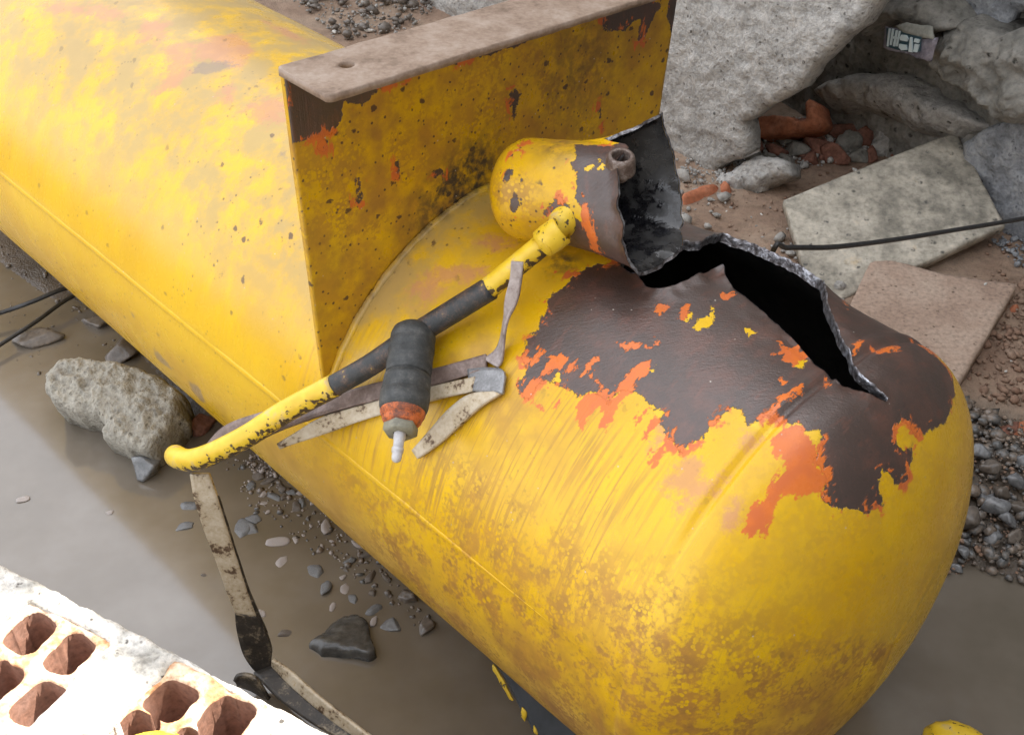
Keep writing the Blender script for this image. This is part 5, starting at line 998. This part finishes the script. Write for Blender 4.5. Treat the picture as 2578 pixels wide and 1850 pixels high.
def solid(name, sdf, lo, hi, cell, z0, z1, mat, amp, seed, parent, top_extra=None, mat_side=None):
    P, D, q, be = sheet(lambda Q: sdf(Q) + .0016 * fbm(Q, 90, 3, seed), np.arange(lo[0], hi[0], cell), np.arange(lo[1], hi[1], cell)); base = b0 * [1, 1, 0] + P[:, :1] * bu + P[:, 1:] * bv
    ed = np.clip(-D / .005, 0, 1); h = z1 + amp * fbm(base, 60, 4, seed) - .003 * (1 - ed) ** 2
    N = len(P); V = np.concatenate([base + h[:, None] * ez, base + z0 * ez])
    if np.cross(base[q[0, 1]] - base[q[0, 0]], base[q[0, 2]] - base[q[0, 0]])[2] < 0: q = q[:, flip]; be = be[:, ::-1]
    return mesh(name, V, np.concatenate([q, np.stack([be[:, 1], be[:, 0], be[:, 0] + N, be[:, 1] + N], 1)]), mat if mat_side is None else [mat, mat_side], parent, midx=None if mat_side is None else [0] * len(q) + [1] * len(be))
e0, e1 = EDGE; ed_ = (e1 - e0) / np.linalg.norm(e1 - e0); en = np.array([-ed_[1], ed_[0]]); en = en if en @ (HOL[0] - e0) > 0 else -en
hs4, hs5, hs6 = B2(431, 1759), B2(571, 1807), B2(327, 1835)
bricks = [((HOL[0] + HOL[1]) / 2 + [0, .036], (.060, .070), [(HOL[0], (.0212, .0245)), (HOL[1], (.0195, .0248)), (HOL[2], (.0205, .0255)), (HOL[2] - (HOL[1] - HOL[0]), (.020, .024))]),
          ((hs4 + hs5) / 2 + [0, .034], (.060, .070), [(hs4, (.0235, .0225)), (hs5, (.0235, .025)), (hs6 + [.004, .0], (.020, .023)), (hs6 + (hs5 - hs4), (.021, .023))])]
for i_, (c_, hw, hl) in enumerate(bricks):
    s_ = lambda Q, c_=c_, hw=hw, hl=hl: np.max([rrect(Q, c_, hw, .004)] + [-rrect(Q, h_, np.array(w_) - .0012, .0115) + .0034 * fbm(Q, 60, 3, 77) for h_, w_ in hl], axis=0)
    solid('hollow_block', s_, c_ - np.array(hw) - .01, c_ + np.array(hw) + .01, .003, ZB - .19, ZB + .001 * i_, MAT_HTOP, .0022, 180 + i_, bw, mat_side=MAT_HOLLOW_SHADED)
    solid('hole_floor', lambda Q, c_=c_, hw=hw: rrect(Q, c_, np.array(hw) - .004, .004), c_ - np.array(hw), c_ + np.array(hw), .02, ZB - .19, ZB - .15, MAT_HOLLOW_SHADED, .001, 185, bw)
def mort(Q):
    d = -((Q - e0) @ en); d = np.maximum(d, (Q - e0) @ en - .45)
    for c_, hw, hl in bricks: d = np.maximum(d, -rrect(Q, c_, np.array(hw) - .004 - .004 * fbm(Q, 50, 2, 9)[:, None], .006))
    return d
solid('mortar_bed', mort, np.array([-.30, -.16]), np.array([.55, .40]), .004, .0, ZB + .004, MAT_HMORT, .006, 190, bw)
gslab('yellow_hose', 'Q', [(1060, 1640), (1120, 1590), (1250, 1560), (1400, 1545), (1560, 1560), (1700, 1640), (1700, 1800), (1060, 1800)], ZB + .03, MAT_PIPE, .025, 'curved yellow edge peeping over the hollow blocks at the bottom', 'hose', None, 171, .0005, .004, (0, 0, 1), .012)

# ------------------------------------------------------------------ labels of small repeats, from where they lie
ORD = ['nearest', 'second nearest', 'third nearest', 'fourth nearest', 'fifth nearest', 'sixth nearest', 'seventh nearest', 'eighth nearest', 'ninth nearest', 'tenth nearest']
def relabel(group, words, marks):
    """single out each member by its nearest landmark, the side it lies on and its order from that landmark"""
    obs = [o for o in COL.objects if o.get('group') == group and o.get('category')]; buck = {}
    for o in obs:
        X, Y = proj(np.array(o.location)); best = min(marks, key=lambda q: math.hypot(q[1] - X, q[2] - Y)); dx, dy = X - best[1], Y - best[2]
        side = ('right of' if dx > 0 else 'left of') if abs(dx) > abs(dy) else ('below' if dy > 0 else 'above')
        buck.setdefault((best[0], side), []).append((math.hypot(dx, dy), o))
    for (nm, side), l in buck.items():
        for k, (d, o) in enumerate(sorted(l, key=lambda q: q[0])): o['label'] = (words + ', ' + side + ' ' + nm if len(l) == 1 else words + ', ' + side + ' ' + nm + ', ' + ORD[k] + ' to it')
WM = [('the flat slate', 880, 1600), ('the long bent bar', 520, 1400), ('the hooked pipe end', 600, 1180), ('the tank flank', 940, 1370)]
for w_ in words.values(): relabel(w_ + ' pebbles in the shallow water', w_ + ' pebble in shallow water', WM)
relabel('larger stones in the gravel by the tank head', 'wet angular gravel stone', [('the tank head', 2440, 1250), ('the flat red brick', 2540, 1080), ('the picture corner puddle', 2400, 1500)])
relabel('rubble lumps under the broken wall', 'dark rubble lump', [('the large orange fragment', 1960, 330), ('the knobbly mortar lump', 2230, 350), ('the mortar spill', 1850, 440)])
relabel('white chips scattered behind the tank', 'tiny white plaster chip', [('the stained tile', 2200, 520), ('the brick sliver', 1760, 480), ('the flange bar', 870, 110), ('the buff slab', 2500, 800)])
